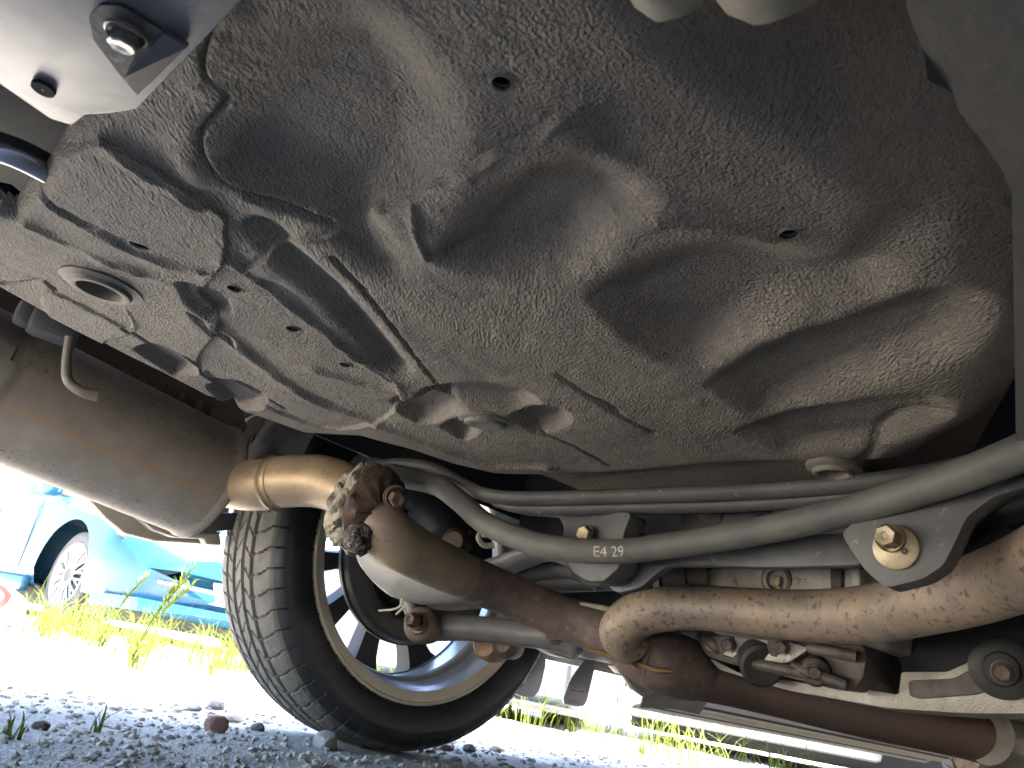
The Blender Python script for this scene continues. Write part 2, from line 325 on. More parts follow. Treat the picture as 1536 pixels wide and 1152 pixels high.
# gentle crown, and the shallow swell toward the right-hand end
inn = np.maximum(s0, 0); Z -= .004*smooth01(inn/.16)-.004
def csm(pts, closed):
    P = np.array(pts, float)
    if closed: P = np.vstack([P[-2:], P, P[:2]]); Q = catmull(P, 5); return [tuple(q) for q in Q[10:-11]]
    return [tuple(q) for q in catmull(P, 5)]
def lip(pts, h, L_, w, jag=0., side=1):                          # one-sided seam: proud by h at the line, fading over L_ on one side
    global Z
    pl = W2(csm(pts, False)); D = np.full(X.shape, 1e9); SG = np.zeros(X.shape); TT = np.zeros(X.shape); n = len(pl)-1
    for i in range(n):
        a = pl[i]; b = pl[i+1]; ab = b-a; t = np.clip(((X-a[0])*ab[0]+(Y-a[1])*ab[1])/(ab@ab+1e-12), 0, 1); dx = X-a[0]-t*ab[0]; dy = Y-a[1]-t*ab[1]; d = np.hypot(dx, dy); m_ = d < D
        D = np.where(m_, d, D); SG = np.where(m_, np.sign(ab[0]*dy-ab[1]*dx), SG); TT = np.where(m_, (i+t)/n, TT)
    sdist = SG*D*side+jag*n_a; ends = smooth01(TT/.12)*smooth01((1-TT)/.2)
    Z = Z-h*ends*np.where(sdist > 0, smooth01(sdist/w+.0)*np.exp(-np.maximum(sdist, 0)/L_), 0)
def pocket(pts, depth, w, jag=0.):
    global Z
    s = sd(X, Y, W2(csm(pts, True)))+jag*n_a; Z = Z+depth*smooth01((s+w*.5)/w)
def ridge(pts, h, w, jag=0.):
    global Z
    d = seg_d(X, Y, W2(csm(pts, False) if len(pts) > 2 else pts)); Z = Z-h*np.exp(-(d/w)**2)*(1+jag*n_a)
pocket([(335, 190), (400, 125), (470, 78), (540, 62), (598, 105), (640, 165), (648, 220), (625, 285), (560, 318), (480, 312), (400, 290), (335, 245)], .017, .044)
lip([(535, 332), (575, 318), (622, 292), (690, 255), (740, 232), (790, 212), (840, 182), (880, 160)], .0075, .026, .0020, .0016, 1)
lefts = [(345, -20), (305, 90), (338, 155), (300, 205), (320, 260), (380, 297), (440, 318), (500, 342), (545, 372)]
lip(lefts, .004, .03, .0022, .0003, -1)
ridge(lefts[:-1], -.0035, .0016); ridge([(378, 297), (440, 318), (490, 336)], -.007, .0028)
ridge([(330, 0), (285, 95), (312, 160), (272, 210), (290, 268)], .002, .008)
lip([(365, 408), (395, 388), (430, 366), (480, 352), (520, 346)], .004, .03, .002, .0012, 1)
ridge([(395, 350), (450, 400), (520, 468), (590, 552)], -.011, .013)
ridge([(500, 385), (560, 455), (655, 575)], -.003, .0022, .3); ridge([(535, 335), (560, 385), (575, 395)], -.006, .017)
ridge([(618, 305), (626, 345), (640, 385)], .002, .0025); ridge([(985, 335), (1060, 345), (1165, 365)], .0042, .0016, .3)
pocket([(680, 385), (745, 318), (800, 278), (862, 262), (915, 280), (945, 312), (905, 350), (862, 395), (800, 405), (730, 400)], .016, .036)
pocket([(915, 450), (990, 405), (1060, 388), (1140, 394), (1230, 418), (1310, 428), (1290, 450), (1190, 470), (1110, 508), (1040, 540), (960, 500)], .0155, .040)
pocket([(1090, 580), (1170, 530), (1290, 498), (1400, 462), (1450, 480), (1425, 535), (1300, 578), (1190, 612), (1130, 620)], .0155, .038)
pocket([(1120, 655), (1190, 628), (1280, 618), (1390, 610), (1410, 640), (1330, 668), (1240, 680), (1170, 680)], .0115, .028)
pocket([(592, 612), (625, 596), (662, 598), (692, 614), (662, 630), (620, 632)], .014, .018)
pocket([(632, 588), (700, 578), (775, 588), (800, 602), (770, 614), (715, 606), (660, 600)], .014, .016)
pocket([(770, 628), (815, 612), (848, 622), (838, 642), (795, 650)], .012, .016)
pocket([(665, 642), (695, 630), (712, 646), (690, 660)], .009, .012)
ridge([(610, 590), (650, 601), (700, 620)], .004, .007)
ridge([(470, 560), (560, 585), (640, 588)], .004, .008)
ridge([(790, 645), (850, 668), (912, 706)], -.0035, .002, .3); ridge([(830, 560), (905, 608), (980, 655)], -.0025, .003, .4); ridge([(900, 600), (925, 618)], -.004, .004)
ridge([(340, 388), (400, 430), (470, 485), (540, 545), (600, 582)], .004, .006, .2)
pocket([(340, 395), (440, 465), (520, 530), (600, 584), (560, 640), (455, 640), (300, 560), (330, 490), (290, 440)], .004, .004)
ridge([(315, 490), (350, 520), (400, 560), (470, 607), (560, 640), (650, 672), (740, 700), (820, 705)], .005, .008, .15)
ridge([(330, 505), (400, 566), (470, 612), (540, 638)], -.003, .0016, .4)
pocket([(205, 533), (240, 524), (275, 545), (290, 562), (250, 566)], .012, .012); pocket([(312, 588), (350, 580), (392, 602), (380, 620), (335, 614)], .012, .012)
ridge([(185, 496), (235, 527), (252, 527), (292, 548), (303, 566), (345, 590), (370, 590), (425, 622)], -.005, .0016)
pocket([(120, 560), (60, 440), (190, 495), (190, 470), (200, 500), (150, 520)], -.002, .003, .0012)
pocket([(150, 208), (322, 310), (338, 345), (340, 375), (330, 400), (305, 402), (240, 372), (60, 288), (80, 240)], -.0035, .0014, .0003)
ridge([(150, 210), (200, 245), (250, 275), (300, 305)], .002, .0035, .5)
pocket([(265, 425), (310, 440), (345, 470), (320, 480), (280, 455)], .007, .010, .001); pocket([(285, 470), (330, 500), (350, 520), (310, 500)], .006, .008, .001)
ridge([(60, 300), (150, 350), (240, 395), (300, 405)], .004, .005, .4); ridge([(40, 340), (140, 385), (250, 425)], .003, .005, .5)
ridge([(0, 432), (30, 432), (60, 425), (80, 440)], -.004, .002)
ridge([(1225, 720), (1290, 700), (1340, 650), (1420, 640)], -.004, .004)
ridge([(1290, 90), (1370, 260), (1380, 330), (1300, 415)], -.006, .02)
Z += .00018*n_c*smooth01(s0/.02)+.00028*n_a*smooth01((s0-.005)/.02)
holes = [((750, 136), .0042), ((1183, 360), .0045), ((212, 365), .0072), ((350, 440), .0055), ((437, 500), .0055), ((517, 553), .0055), ((316, 602), .0045), ((152, 430), .0215), ((1250, 704), .0175), ((752, 137), .0)]
PXY = np.stack([X, Y], -1).reshape(-1, 2); ZZ = Z.reshape(-1).copy(); dead = np.zeros(len(PXY), bool)
for (p, r) in holes:
    if not r: continue
    c = onz(Z0, *p)[:2]; dv = PXY-c; dist = np.hypot(dv[:, 0], dv[:, 1]); near = (dist > r-.0007) & (dist < r+.0011)
    PXY[near] = c+dv[near]/dist[near][:, None]*r; dead |= dist < r-.0007
nxg, nyg = X.shape; idx = np.arange(nxg*nyg).reshape(nxg, nyg)
F = np.stack([idx[:-1, :-1], idx[:-1, 1:], idx[1:, 1:], idx[1:, :-1]], -1).reshape(-1, 4)
keep = ~dead[F].any(1)
# cut the sheet off along the outer flange of the left rail
cut = sd(PXY[:, 0], PXY[:, 1], outline) < np.where((PXY[:, 1] > .1) & (PXY[:, 0] < -.42), -.03, -9)
cut |= sd(PXY[:, 0], PXY[:, 1], rear) > .006
keep &= ~cut[F].any(1); F = F[keep]
me = bpy.data.meshes.new('spare_wheel_well'); me.vertices.add(len(PXY)); me.vertices.foreach_set('co', np.column_stack([PXY, ZZ]).ravel())
me.loops.add(F.size); me.loops.foreach_set('vertex_index', F.ravel()); me.polygons.add(len(F)); me.polygons.foreach_set('loop_start', np.arange(len(F))*4); me.update(calc_edges=True); me.validate()
well = link('spare_wheel_well', me, m_coat, car)
def zpan(px, py):
    p = onz(Z0, px, py); i = np.argmin(np.abs(gx-p[0])); j = np.argmin(np.abs(gy-p[1])); return np.array([p[0], p[1], Z[i, j]])
for (p, r) in holes[:7]:
    c = onz(Z0, *p); q = PXY-c[:2]; ring = np.hypot(q[:, 0], q[:, 1]); ring = (ring < r+.003) & (ring > r+.0005); zc = np.median(ZZ[ring])
    A_ = np.column_stack([q[ring], np.ones(ring.sum())]); pa, pb, pc = np.linalg.lstsq(A_, ZZ[ring], rcond=None)[0]
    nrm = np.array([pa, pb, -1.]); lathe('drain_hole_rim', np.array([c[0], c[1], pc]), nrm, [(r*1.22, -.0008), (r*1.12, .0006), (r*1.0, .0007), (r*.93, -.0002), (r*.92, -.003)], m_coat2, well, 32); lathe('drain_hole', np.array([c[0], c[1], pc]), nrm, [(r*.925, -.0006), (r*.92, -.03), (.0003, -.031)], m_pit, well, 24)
# rubber grommets and the drain plug
def grommet(px, py, r, tilt, mat, hgt=.012):
    c = onz(Z0, px, py); c[2] = Z0+.002
    lathe('rubber_grommet', c, np.array([0, 0, -1])+np.array(tilt), [(r*1.35, -.004), (r*1.38, .002), (r*1.30, hgt*.4), (r*1.08, hgt*.55), (r*1.02, hgt), (r*.92, hgt*1.12), (r*.78, hgt), (r*.74, hgt*.3), (r*.72, -.02), (r*.5, -.024), (.001, -.026)], mat, well)
grommet(152, 430, .0215, (0, .05, 0), m_grom, .006); grommet(1250, 704, .0165, (.0, 0, 0), m_grom, .007)
c = zpan(728, 632); c[2] = Z0+.004
lathe('drain_plug', c, (.1, .05, -1), [(.024, -.01), (.026, .004), (.023, .0055), (.020, .005), (.019, .0075), (.016, .0085), (.010, .0075), (.001, .007)], m_coat2, well, 40)
# dark boot floor above the holes
box('boot_floor', (-.52, 0, .575), (1.0, 1.1, .02), m_under, car)

# upper-left bracket plate with its bolt
zp = .322
def zplate(name, pts, z, th, mat, parent=car, bevel=.0015, rnd=0):
    if rnd: pts = rounded(pts, rnd)
    return plate(name, [onz(z, *p) for p in pts], (0, 0, th), mat, parent, bevel)
pl = zplate('bracket_plate', [(-160, -160), (520, -160), (365, 0), (283, 85), (205, 165), (165, 172), (128, 174), (108, 190), (75, 180), (0, 128), (-160, 60)], zp, .004, m_plate)
# raised pocket round the bolt: its shade painted as a flat black sheet, with a bright turned lip
rec = [(133, 25), (150, 8), (180, 8), (225, 35), (250, 52), (281, 71), (206, 143), (178, 110), (140, 60)]
plate('recess_shade', [onz(zp-.0012, *p) for p in rounded(rec[:6]+rec[6:], .12)], (0, 0, .001), m_black, pl, 0)
a, b, c_, d_ = [onz(zp-.0025, *p) for p in [(281, 71), (206, 143), (196, 96), (245, 50)]]
mesh('turned_lip', [a, b, c_+np.array([0, 0, -.006]), d_, a+np.array([0, 0, .002]), b+np.array([0, 0, .002]), c_+np.array([0, 0, .003]), d_+np.array([0, 0, .003])], [(0, 1, 2, 3), (4, 7, 6, 5), (0, 4, 5, 1), (1, 5, 6, 2), (2, 6, 7, 3), (3, 7, 4, 0)], m_plate, pl, False)
bolt('bolt', onz(zp-.002, 190, 48), (.1, .15, -1), .0047, .006, m_bolt, pl, 1.5, 8)
hp = onz(zp, 66, 131); lathe('bolt_hole', hp+np.array([0, 0, -.0012]), (0, 0, -1), [(.0045, -.001), (.0043, 0.0002), (.0005, .0002)], m_pit, pl, 24)
# bright tie-down loop and its stamped saddle
tube('tow_loop', [onz(.372, -160, 196), onz(.372, -60, 206), onz(.372, 20, 228), onz(.374, 80, 258), onz(.380, 130, 285)], .0088, m_shiny, car, 24)
tube('tow_loop', [onz(.372, -160, 262), onz(.372, -60, 282), onz(.372, 10, 306), onz(.376, 60, 330)], .0075, m_shiny, car, 24)
pxplate('loop_bracket', [(-60, 300), (0, 312), (30, 335), (22, 360), (0, 352), (-60, 330)], 2, .372, (0, 0, .02), m_black, car)

# near top-right heat shield and the rounded pipe ends above the lens
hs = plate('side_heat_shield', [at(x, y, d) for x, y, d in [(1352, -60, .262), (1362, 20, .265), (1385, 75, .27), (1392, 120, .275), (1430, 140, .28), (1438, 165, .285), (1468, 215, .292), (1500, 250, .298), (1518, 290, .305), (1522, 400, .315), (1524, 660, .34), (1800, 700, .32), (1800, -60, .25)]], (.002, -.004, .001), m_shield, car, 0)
for px, py, r in ((1010, -10, .0145), (1172, -14, .0195)):
    p0 = at(px-20, py-90, .25); p1 = at(px, py-8, .252)
    dr = p1-p0; dr /= np.linalg.norm(dr)
    lathe('pipe_end', p1-dr*.055, dr, [(r, -.03), (r, .04), (r*.96, .048), (r*.8, .056), (r*.5, .0615), (.001, .063)], m_shiny if 0 else m_trim, car, 40, None)

# ---- exhaust
mA = at(345, 725, 1.13); 
mu_end = at(312, 722, 1.16); mu_ax = at(0, 582, 1.08)-mu_end; mu_ax /= np.linalg.norm(mu_ax)
# muffler: an oval can, built from its own axis
def oval_can(name, o, ax, prof, sq, mat, parent, n=72):
    ax = np.asarray(ax)/np.linalg.norm(ax); up = np.array([0, 0, 1.]); u = np.cross(ax, up); u /= np.linalg.norm(u); w = np.cross(u, ax); a = np.linspace(0, 2*np.pi, n, endpoint=False); v = []; f = []
    for r, h in prof: v += list(o+ax*h+r*(np.cos(a)[:, None]*u*sq+np.sin(a)[:, None]*w))
    for i in range(len(prof)-1): f += [(i*n+j, i*n+(j+1) % n, (i+1)*n+(j+1) % n, (i+1)*n+j) for j in range(n)]
    return mesh(name, v, f, mat, parent, True, 35), u, w
rm = .079
muf, mu_u, mu_w = oval_can('muffler', mu_end, mu_ax, [(.02, .012), (rm*.7, .01), (rm*.93, .002), (rm*1.0, -.003), (rm*1.03, .0), (rm*1.035, .006), (rm*1.01, .010), (rm, .02), (rm*1.0, .28), (rm*1.0, .295), (rm*1.025, .298), (rm*1.025, .7), (.02, .72)], 1.08, m_muf, car)
m_stain = M('muffler_rust_stain', (.34, .30, .25), (.25, .215, .18), 26, .66, .15, .12, 300)
N_ = m_stain.node_tree.nodes; L_ = m_stain.node_tree.links; bs_ = N_['Principled BSDF']; prev = bs_.inputs['Base Color'].links[0].from_socket
at_ = N_.new('ShaderNodeAttribute'); at_.attribute_name = 'rust'; nz_ = N_.new('ShaderNodeTexNoise'); nz_.inputs['Scale'].default_value = 170; nz_.inputs['Detail'].default_value = 5; tc_ = N_.new('ShaderNodeTexCoord'); L_.new(tc_.outputs['Object'], nz_.inputs[0])
ml = N_.new('ShaderNodeMath'); ml.operation = 'MULTIPLY_ADD'; L_.new(at_.outputs['Fac'], ml.inputs[0]); ml.inputs[1].default_value = .42; L_.new(nz_.outputs[0], ml.inputs[2])
rg = N_.new('ShaderNodeMapRange'); rg.inputs[1].default_value = .70; rg.inputs[2].default_value = 1.02; L_.new(ml.outputs[0], rg.inputs[0])
mx_ = N_.new('ShaderNodeMix'); mx_.data_type = 'RGBA'; L_.new(rg.outputs[0], mx_.inputs[0]); L_.new(prev, mx_.inputs[6]); mx_.inputs[7].default_value = (.36, .245, .15, 1); L_.new(mx_.outputs[2], bs_.inputs['Base Color'])
hs_ = np.linspace(.012, .60, 120); as_ = np.linspace(-.55, .55, 25); bv = []; bw = []
for h in hs_:
    for a in as_:
        t = -2.74+a; bv.append(mu_end+mu_ax*h+(math.cos(t)*mu_u*1.08+math.sin(t)*mu_w)*(rm*1.0+(.0007 if h < .287 else rm*.03))); bw.append(math.exp(-((a+.03*math.sin(h*60))/.11)**2)*(1-.5*min(1, max(0, (h-.33)/.1))))
n_ = len(as_); st_ = mesh('rust_stain', bv, [(i*n_+j, i*n_+j+1, (i+1)*n_+j+1, (i+1)*n_+j) for i in range(len(hs_)-1) for j in range(n_-1)], m_stain, muf)
at2 = st_.data.attributes.new('rust', 'FLOAT', 'POINT'); at2.data.foreach_set('value', bw)
mir = np.array([1, -1, 1]); muf2, _, _ = oval_can('muffler', mu_end*mir, mu_ax*mir, [(.02, .012), (rm*.7, .01), (rm*.93, .002), (rm*1.0, -.003), (rm*1.03, .0), (rm*1.035, .006), (rm*1.01, .010), (rm, .02), (rm*1.0, .6), (.02, .62)], 1.08, m_muf, car)
tube('hanger_rod', [at(105, 505, .93), at(100, 545, .925), at(103, 572, .92), at(125, 588, .915), at(147, 593, .915)], [.005, .005, .0052, .0056, .0066], m_bush2, car, 16, 6)
box('hanger_rubber', at(82, 490, .97), (.05, .035, .03), m_grey, car, .008); box('hanger_rubber', at(40, 470, .97), (.02, .02, .03), m_grey, car, .006)
# left tailpipe into the flange
P = [at(330, 722, 1.15), at(380, 728, 1.09), at(430, 722, 1.05), at(480, 722, 1.02), at(520, 735, .99), at(552, 758, .965)]
tp = tube('tail_pipe', P, [.0335, .0335, .0335, .0335, .0325, .031], m_gold, car, 40, 10)
q = catmull(P, 10); i = 17
lathe('pipe_seam', q[i], q[i+1]-q[i-1], [(.0345, -.008), (.0348, -.003), (.0375, 0), (.0348, .003), (.0345, .008)], m_gold, tp, 40)
# flange pair with putty and clamp bolt
fo = at(553, 762, .955); fax = at(590, 770, .90)-at(520, 742, .99); fax /= np.linalg.norm(fax)
def lumpy(name, o, ax, prof, amp, mat, parent, n=64, seed=1, fr=2.2, el=(1, 1)):
    ax, u, w = axisframe(ax); v = []; f = []; a = np.linspace(0, 2*np.pi, n, endpoint=False)
    for k, (r, h) in enumerate(prof):
        for t in a:
            nn = mnoise.noise(Vector((math.cos(t)*fr, math.sin(t)*fr, h*120+seed*9)))+.5*mnoise.noise(Vector((math.cos(t)*fr*3.5, math.sin(t)*fr*3.5, h*300+seed*5)))
            v.append(o+ax*(h+amp*.5*nn)+(r+amp*nn*(1 if r > .03 else 0))*(math.cos(t)*u*el[0]+math.sin(t)*w*el[1]))
    for i in range(len(prof)-1): f += [(i*n+j, i*n+(j+1) % n, (i+1)*n+(j+1) % n, (i+1)*n+j) for j in range(n)]
    return mesh(name, v, f, mat, parent, True, 60)
lumpy('sealing_putty', fo-fax*.010+np.array([-.004, 0, -.004]), fax, [(.031, -.030), (.035, -.030), (.040, -.025), (.044, -.018), (.046, -.011), (.047, -.004), (.047, .003), (.045, .008), (.040, .011), (.034, .013), (.028, .013)], .0105, m_putty, car, 110, 3, 3.2, (.80, 1.08))
fl = lumpy('pipe_flange', fo+fax*.004, fax, [(.012, -.002), (.042, -.002), (.047, .003), (.046, .009), (.041, .014), (.034, .018), (.012, .022)], .0075, m_flange, car, 64, 5, 2, (.8, 1.12))
bolt('flange_bolt', at(592, 745, .905), at(600, 755, .85)-at(580, 735, .95), .0085, .026, m_rbolt, fl)
lumpy('gasket_crust', at(538, 806, .935), fax, [(.004, -.026), (.012, -.022), (.017, -.012), (.019, 0), (.016, .010), (.004, .014)], .011, m_crust, fl, 56, 8, 2.8)
# left branch down to the junction
PL = [at(560, 772, .965), at(570, 788, .955), at(597, 813, .96), at(640, 838, .99), at(700, 866, 1.04), at(770, 895, 1.085), at(850, 928, 1.11), at(915, 950, 1.10), at(985, 985, 1.08), at(1035, 1000, 1.11), at(1075, 1008, 1.14)]
br = tube('exhaust_branch', PL[:5], [.032, .032, .0315, .030, .0285], m_tan2, car, 40, 10, False)
tube('exhaust_branch', PL[4:9], [.0290, .028, .029, .031, .035], m_rust, car, 40, 10, False)
PR = [at(945, 968, 1.06), at(934, 945, 1.04), at(962, 921, 1.02), at(1030, 911, 1.0), at(1120, 917, .97), at(1210, 923, .94), at(1300, 921, .90), at(1385, 904, .845), at(1470, 882, .80), at(1560, 846, .735), at(1700, 775, .64)]
nb_ = tube('exhaust_branch', PR, [.028, .0295, .0275, .0265, .0265, .0275, .0285, .029, .029, .029, .029], m_tan, car, 44, 12, False)
q = catmull(PR, 12)
for i, rr_ in ((78, .0292),):
    lathe('pipe_seam', q[i], q[i+1]-q[i-1], [(rr_*.985, -.006), (rr_*1.0, -.002), (rr_*1.022, 0), (rr_*1.0, .002), (rr_*.985, .006)], m_tan, nb_, 44)
# junction body and the weld lips round it
tube('junction_pipe', [at(925, 955, 1.10), at(975, 983, 1.09), at(1020, 1000, 1.12), at(1060, 1010, 1.16)], [.032, .040, .041, .036], m_rust, car, 40, 8)
for pts in ([(870, 905), (905, 912), (925, 916)], [(875, 972), (905, 980), (940, 993), (955, 1003)], [(955, 995), (985, 1005), (1010, 1007)]):
    tube('weld_bead', [at(x, y, 1.05) for x, y in pts], [.002, .004, .002], m_weld if pts[0][1] > 950 else m_lip, car, 8, 6)
PM = [at(1020, 1003, 1.13), at(1100, 1022, 1.17), at(1180, 1043, 1.2), at(1300, 1072, 1.24), at(1420, 1096, 1.28), at(1490, 1112, 1.30)]
tube('main_pipe', PM, [.036, .033, .031, .0305, .0305, .031], m_dkpipe, car, 40, 8)
tube('pipe_collar', [at(1484, 1106, 1.275), at(1500, 1114, 1.29), at(1520, 1120, 1.31), at(1560, 1128, 1.35)], [.035, .036, .034, .034], m_alu, car, 32, 4)
tube('main_pipe', [at(1450, 1128, 1.33), at(1500, 1140, 1.36), at(1600, 1140, 1.44)], [.03, .036, .036], m_tan, car, 24, 6)

# ---- rear stabiliser bar with its painted mark
SB = [at(560, 700, 1.08), at(605, 716, 1.02), at(655, 728, .985), at(690, 752, .95), at(728, 785, .915), at(785, 810, .88), at(850, 824, .855), at(930, 827, .835), at(1010, 818, .81), at(1100, 804, .785), at(1190, 786, .755), at(1290, 762, .725), at(1400, 728, .69), at(1500, 692, .66), at(1620, 640, .62)]
sb = tube('stabilizer_bar', SB, [.0131]*3, m_bar, car, 36, 10)
def text_on_bar(txt, x0, x1, yc, hpx, d):
    cu = bpy.data.curves.new('bar_mark', 'FONT'); cu.body = txt; cu.size = 1; cu.resolution_u = 3
    o = bpy.data.objects.new('bar_mark', cu); COL.objects.link(o); dg = bpy.context.evaluated_depsgraph_get(); me = bpy.data.meshes.new_from_object(o.evaluated_get(dg)); bpy.data.objects.remove(o)
    bm = bmesh.new(); bm.from_mesh(me); bmesh.ops.triangulate(bm, faces=bm.faces); bmesh.ops.subdivide_edges(bm, edges=bm.edges, cuts=2, use_grid_fill=True)
    xs = [v.co.x for v in bm.verts]; w = max(xs)-min(xs); x_0 = min(xs)
    A = np.array(SB); CC = catmull(A, 10); p0 = at(x0, yc, d); p1 = at(x1, yc, d); T = (p1-p0); Lr = np.linalg.norm(T); T /= Lr
    nrm = -ray((x0+x1)/2, yc); nrm -= T*(nrm@T); nrm /= np.linalg.norm(nrm); vv = np.cross(nrm, T)
    i0 = np.argmin(np.linalg.norm(CC-at((x0+x1)/2, 826, .838), axis=1)); r = .0131
    hh = hpx*d/FPX
    for v in bm.verts:
        u = (v.co.x-x_0)/w; al = (v.co.y-.34)/.7*hh/r; c = p0+T*Lr*u
        j = np.argmin(np.linalg.norm(CC-c, axis=1)); a = CC[max(j-1, 0)]; b = CC[min(j+1, len(CC)-1)]; ab = b-a; t = ((c-a)@ab)/(ab@ab); c = a+ab*t; tl = ab/np.linalg.norm(ab); nl = nrm-tl*(nrm@tl); nl /= np.linalg.norm(nl); vl = np.cross(nl, tl)
        v.co = Vector(c+(nl*math.cos(al)+vl*math.sin(al))*r*1.03)
    o_ = bmobj('bar_mark', bm, m_mark, sb, False)
    bpy.data.meshes.remove(me)
text_on_bar('E4 29', 893, 946, 822, 15, .836)

# ---- subframe
X1 = -.135
# paired lip tubes of the crossmember's rear edge
tube('crossmember_lip', [at(563, 700, 1.06), at(610, 697, 1.04), at(655, 706, 1.02), at(700, 730, .99), at(735, 744, .945), at(800, 748, .92), at(950, 744, .88), at(1110, 738, .85), at(1260, 728, .82), at(1400, 708, .79), at(1560, 672, .75)], .0105, m_grey, car, 20, 8, flat=.8)
tube('crossmember_lip', [at(745, 752, .985), at(800, 763, .935), at(950, 761, .895), at(1110, 757, .865), at(1260, 745, .835), at(1380, 726, .805), at(1500, 700, .775)], .0098, m_grey, car, 20, 8, flat=.8)
pxplate('crossmember', [(740, 742), (1000, 742), (1280, 728), (1440, 704), (1600, 660), (1600, 740), (1480, 760), (1440, 800), (1420, 838), (1300, 838), (1100, 840), (1000, 840), (930, 850), (900, 880), (860, 868), (840, 830), (846, 790), (835, 772), (770, 768)], 0, X1+.05, (.02, 0, 0), m_black, car, .006, .15)
pxplate('crossmember_web', [(900, 800), (1000, 798), (1290, 800), (1300, 848), (1150, 851), (1050, 848), (1000, 848), (960, 882), (925, 890), (900, 870)], 0, X1+.01, (.012, 0, 0), m_grey, car, .005, .2)
pxplate('bracket', [(838, 764), (905, 768), (948, 768), (935, 800), (930, 850), (905, 872), (880, 872), (858, 858), (845, 830), (848, 795)], 0, X1-.03, (.03, 0, 0), m_grey, car, .008, .25)
rb = pxplate('bracket', [(1262, 800), (1295, 770), (1400, 740), (1470, 735), (1540, 715), (1545, 728), (1490, 745), (1450, 775), (1432, 815), (1415, 848), (1385, 868), (1330, 882), (1300, 858), (1280, 830)], 0, X1-.045, (.02, 0, 0), m_grey, car, .006, .2)
def facing(px, py, k=.25): d = -ray(px, py); return np.array([-1., 0, -.05])*(1-k)+d*k
p = on(0, X1-.047, 1345, 822); lathe('eccentric_washer', p, facing(1345, 818), [(.001, .004), (.0162, .004), (.0175, .003), (.0175, 0), (.0185, -.003)], m_goldbolt, rb, 36)
lathe('washer_hole', on(0, X1-.0525, 1357, 827), facing(1345, 818), [(.0026, 0), (.0024, .0008), (.0005, .0008)], m_rubber, rb, 16)
bolt('bolt', on(0, X1-.05, 1338, 808), facing(1345, 818, .35), .0085, .02, m_goldbolt, rb, 1.35)
bolt('bolt', on(0, X1-.032, 884, 803), facing(884, 803, .3), .0085, .016, m_goldbolt, car, 1.35)
for px, py in ((1052, 762), (1172, 760)):
    o = on(0, X1+.049, px, py+8); ax = np.array([-1, 0, -.5])
    h = lathe('mount_bush', o, ax, [(.029, -.01), (.029, .003), (.027, .005), (.0245, .002), (.023, -.008), (.010, -.008), (.010, .0), (.001, .0)], m_black, car, 36)
    lathe('bush_stud', o, ax, [(.009, -.02), (.009, .0), (.004, .004), (.001, .004)], m_bush, h, 20)
# right side: dark members beyond the bracket
tube('control_arm', [at(1440, 800, .86), at(1480, 780, .83), at(1560, 750, .78)], .012, m_black, car, 16)
pxplate('side_member', [(1400, 800), (1480, 790), (1600, 800), (1600, 900), (1560, 900), (1440, 860), (1400, 840)], 0, X1+.10, (.03, 0, 0), m_grey, car, .006, .15)
pxplate('crossmember_wall', [(700, 735), (1300, 720), (1600, 660), (1600, 1050), (1300, 1040), (1260, 950), (1000, 950), (930, 860), (860, 840), (760, 800)], 0, .16, (.01, 0, 0), m_liner, car, 0)

# ---- differential, drive shaft, boots
dp = at(1180, 880, 1.02)
df = pxplate('differential', [(1055, 852), (1292, 850), (1300, 900), (1290, 960), (1060, 950)], 0, .036, (.2, 0, .0), m_diff, car, .010, .12)
lathe('filler_plug', on(0, .034, 1166, 870), (-1, -.1, -.25), [(.018, -.01), (.018, .004), (.015, .007), (.011, .007), (.010, .002), (.010, -.0), (.001, 0)], m_alu, df, 32)
box('plug_square', on(0, .026, 1166, 872), (.012, .012, .012), m_goldbolt, df, .001, Matrix.Rotation(.2, 3, 'X'))
pxplate('casting_rib', [(1244, 852), (1262, 852), (1262, 900), (1246, 900)], 0, .028, (.02, 0, 0), m_dalu, df, .002)
pxplate('casting_rib', [(1276, 852), (1290, 852), (1290, 900), (1278, 900)], 0, .024, (.02, 0, 0), m_diff, df, .002)
dc = pxplate('differential_cover', [(1040, 945), (1090, 948), (1200, 948), (1250, 955), (1290, 958), (1300, 985), (1295, 1015), (1280, 1035), (1230, 1028), (1180, 1015), (1110, 1000), (1060, 985)], 0, .07, (.12, 0, 0), m_dalu, car, .012, .2)
pxplate('cover_flange', [(1050, 955), (1100, 955), (1180, 962), (1215, 972), (1180, 996), (1105, 988), (1060, 975)], 0, .055, (.02, 0, 0), m_alu, dc, .005, .2)
for px, py in ((1093, 966), (1172, 970), (1224, 1008)): lathe('bolt_boss', on(0, .06, px, py), (-1, -.4, -.3), [(.017, -.02), (.0155, .004), (.012, .007), (.001, .007)], m_dalu, dc, 24)
for a_, b_ in (((1105, 990), (1215, 1012)), ((1215, 972), (1285, 985)), ((1190, 1000), (1270, 1028)), ((1080, 975), (1060, 960))): tube('casting_rib', [on(0, .058, *a_), on(0, .052, (a_[0]+b_[0])/2, (a_[1]+b_[1])/2), on(0, .058, *b_)], .0065, m_dalu, dc, 10, 6)
for px, py in ((1093, 966), (1172, 970), (1224, 1008)): bolt('bolt', on(0, .05, px, py), (-1, -.4, -.3), .0068, .009, m_dalu, dc, 1.35)
lathe('flange_seal', on(0, .06, 1143, 998), (-.5, -.5, -.35), [(.026, -.02), (.026, .002), (.022, .005), (.016, .004), (.001, .004)], m_rubber, car, 32)
pxplate('rear_mount', [(1110, 1000), (1200, 985), (1290, 1010), (1288, 1040), (1200, 1020)], 0, .12, (.04, 0, 0), m_dalu, car, .006, .2)
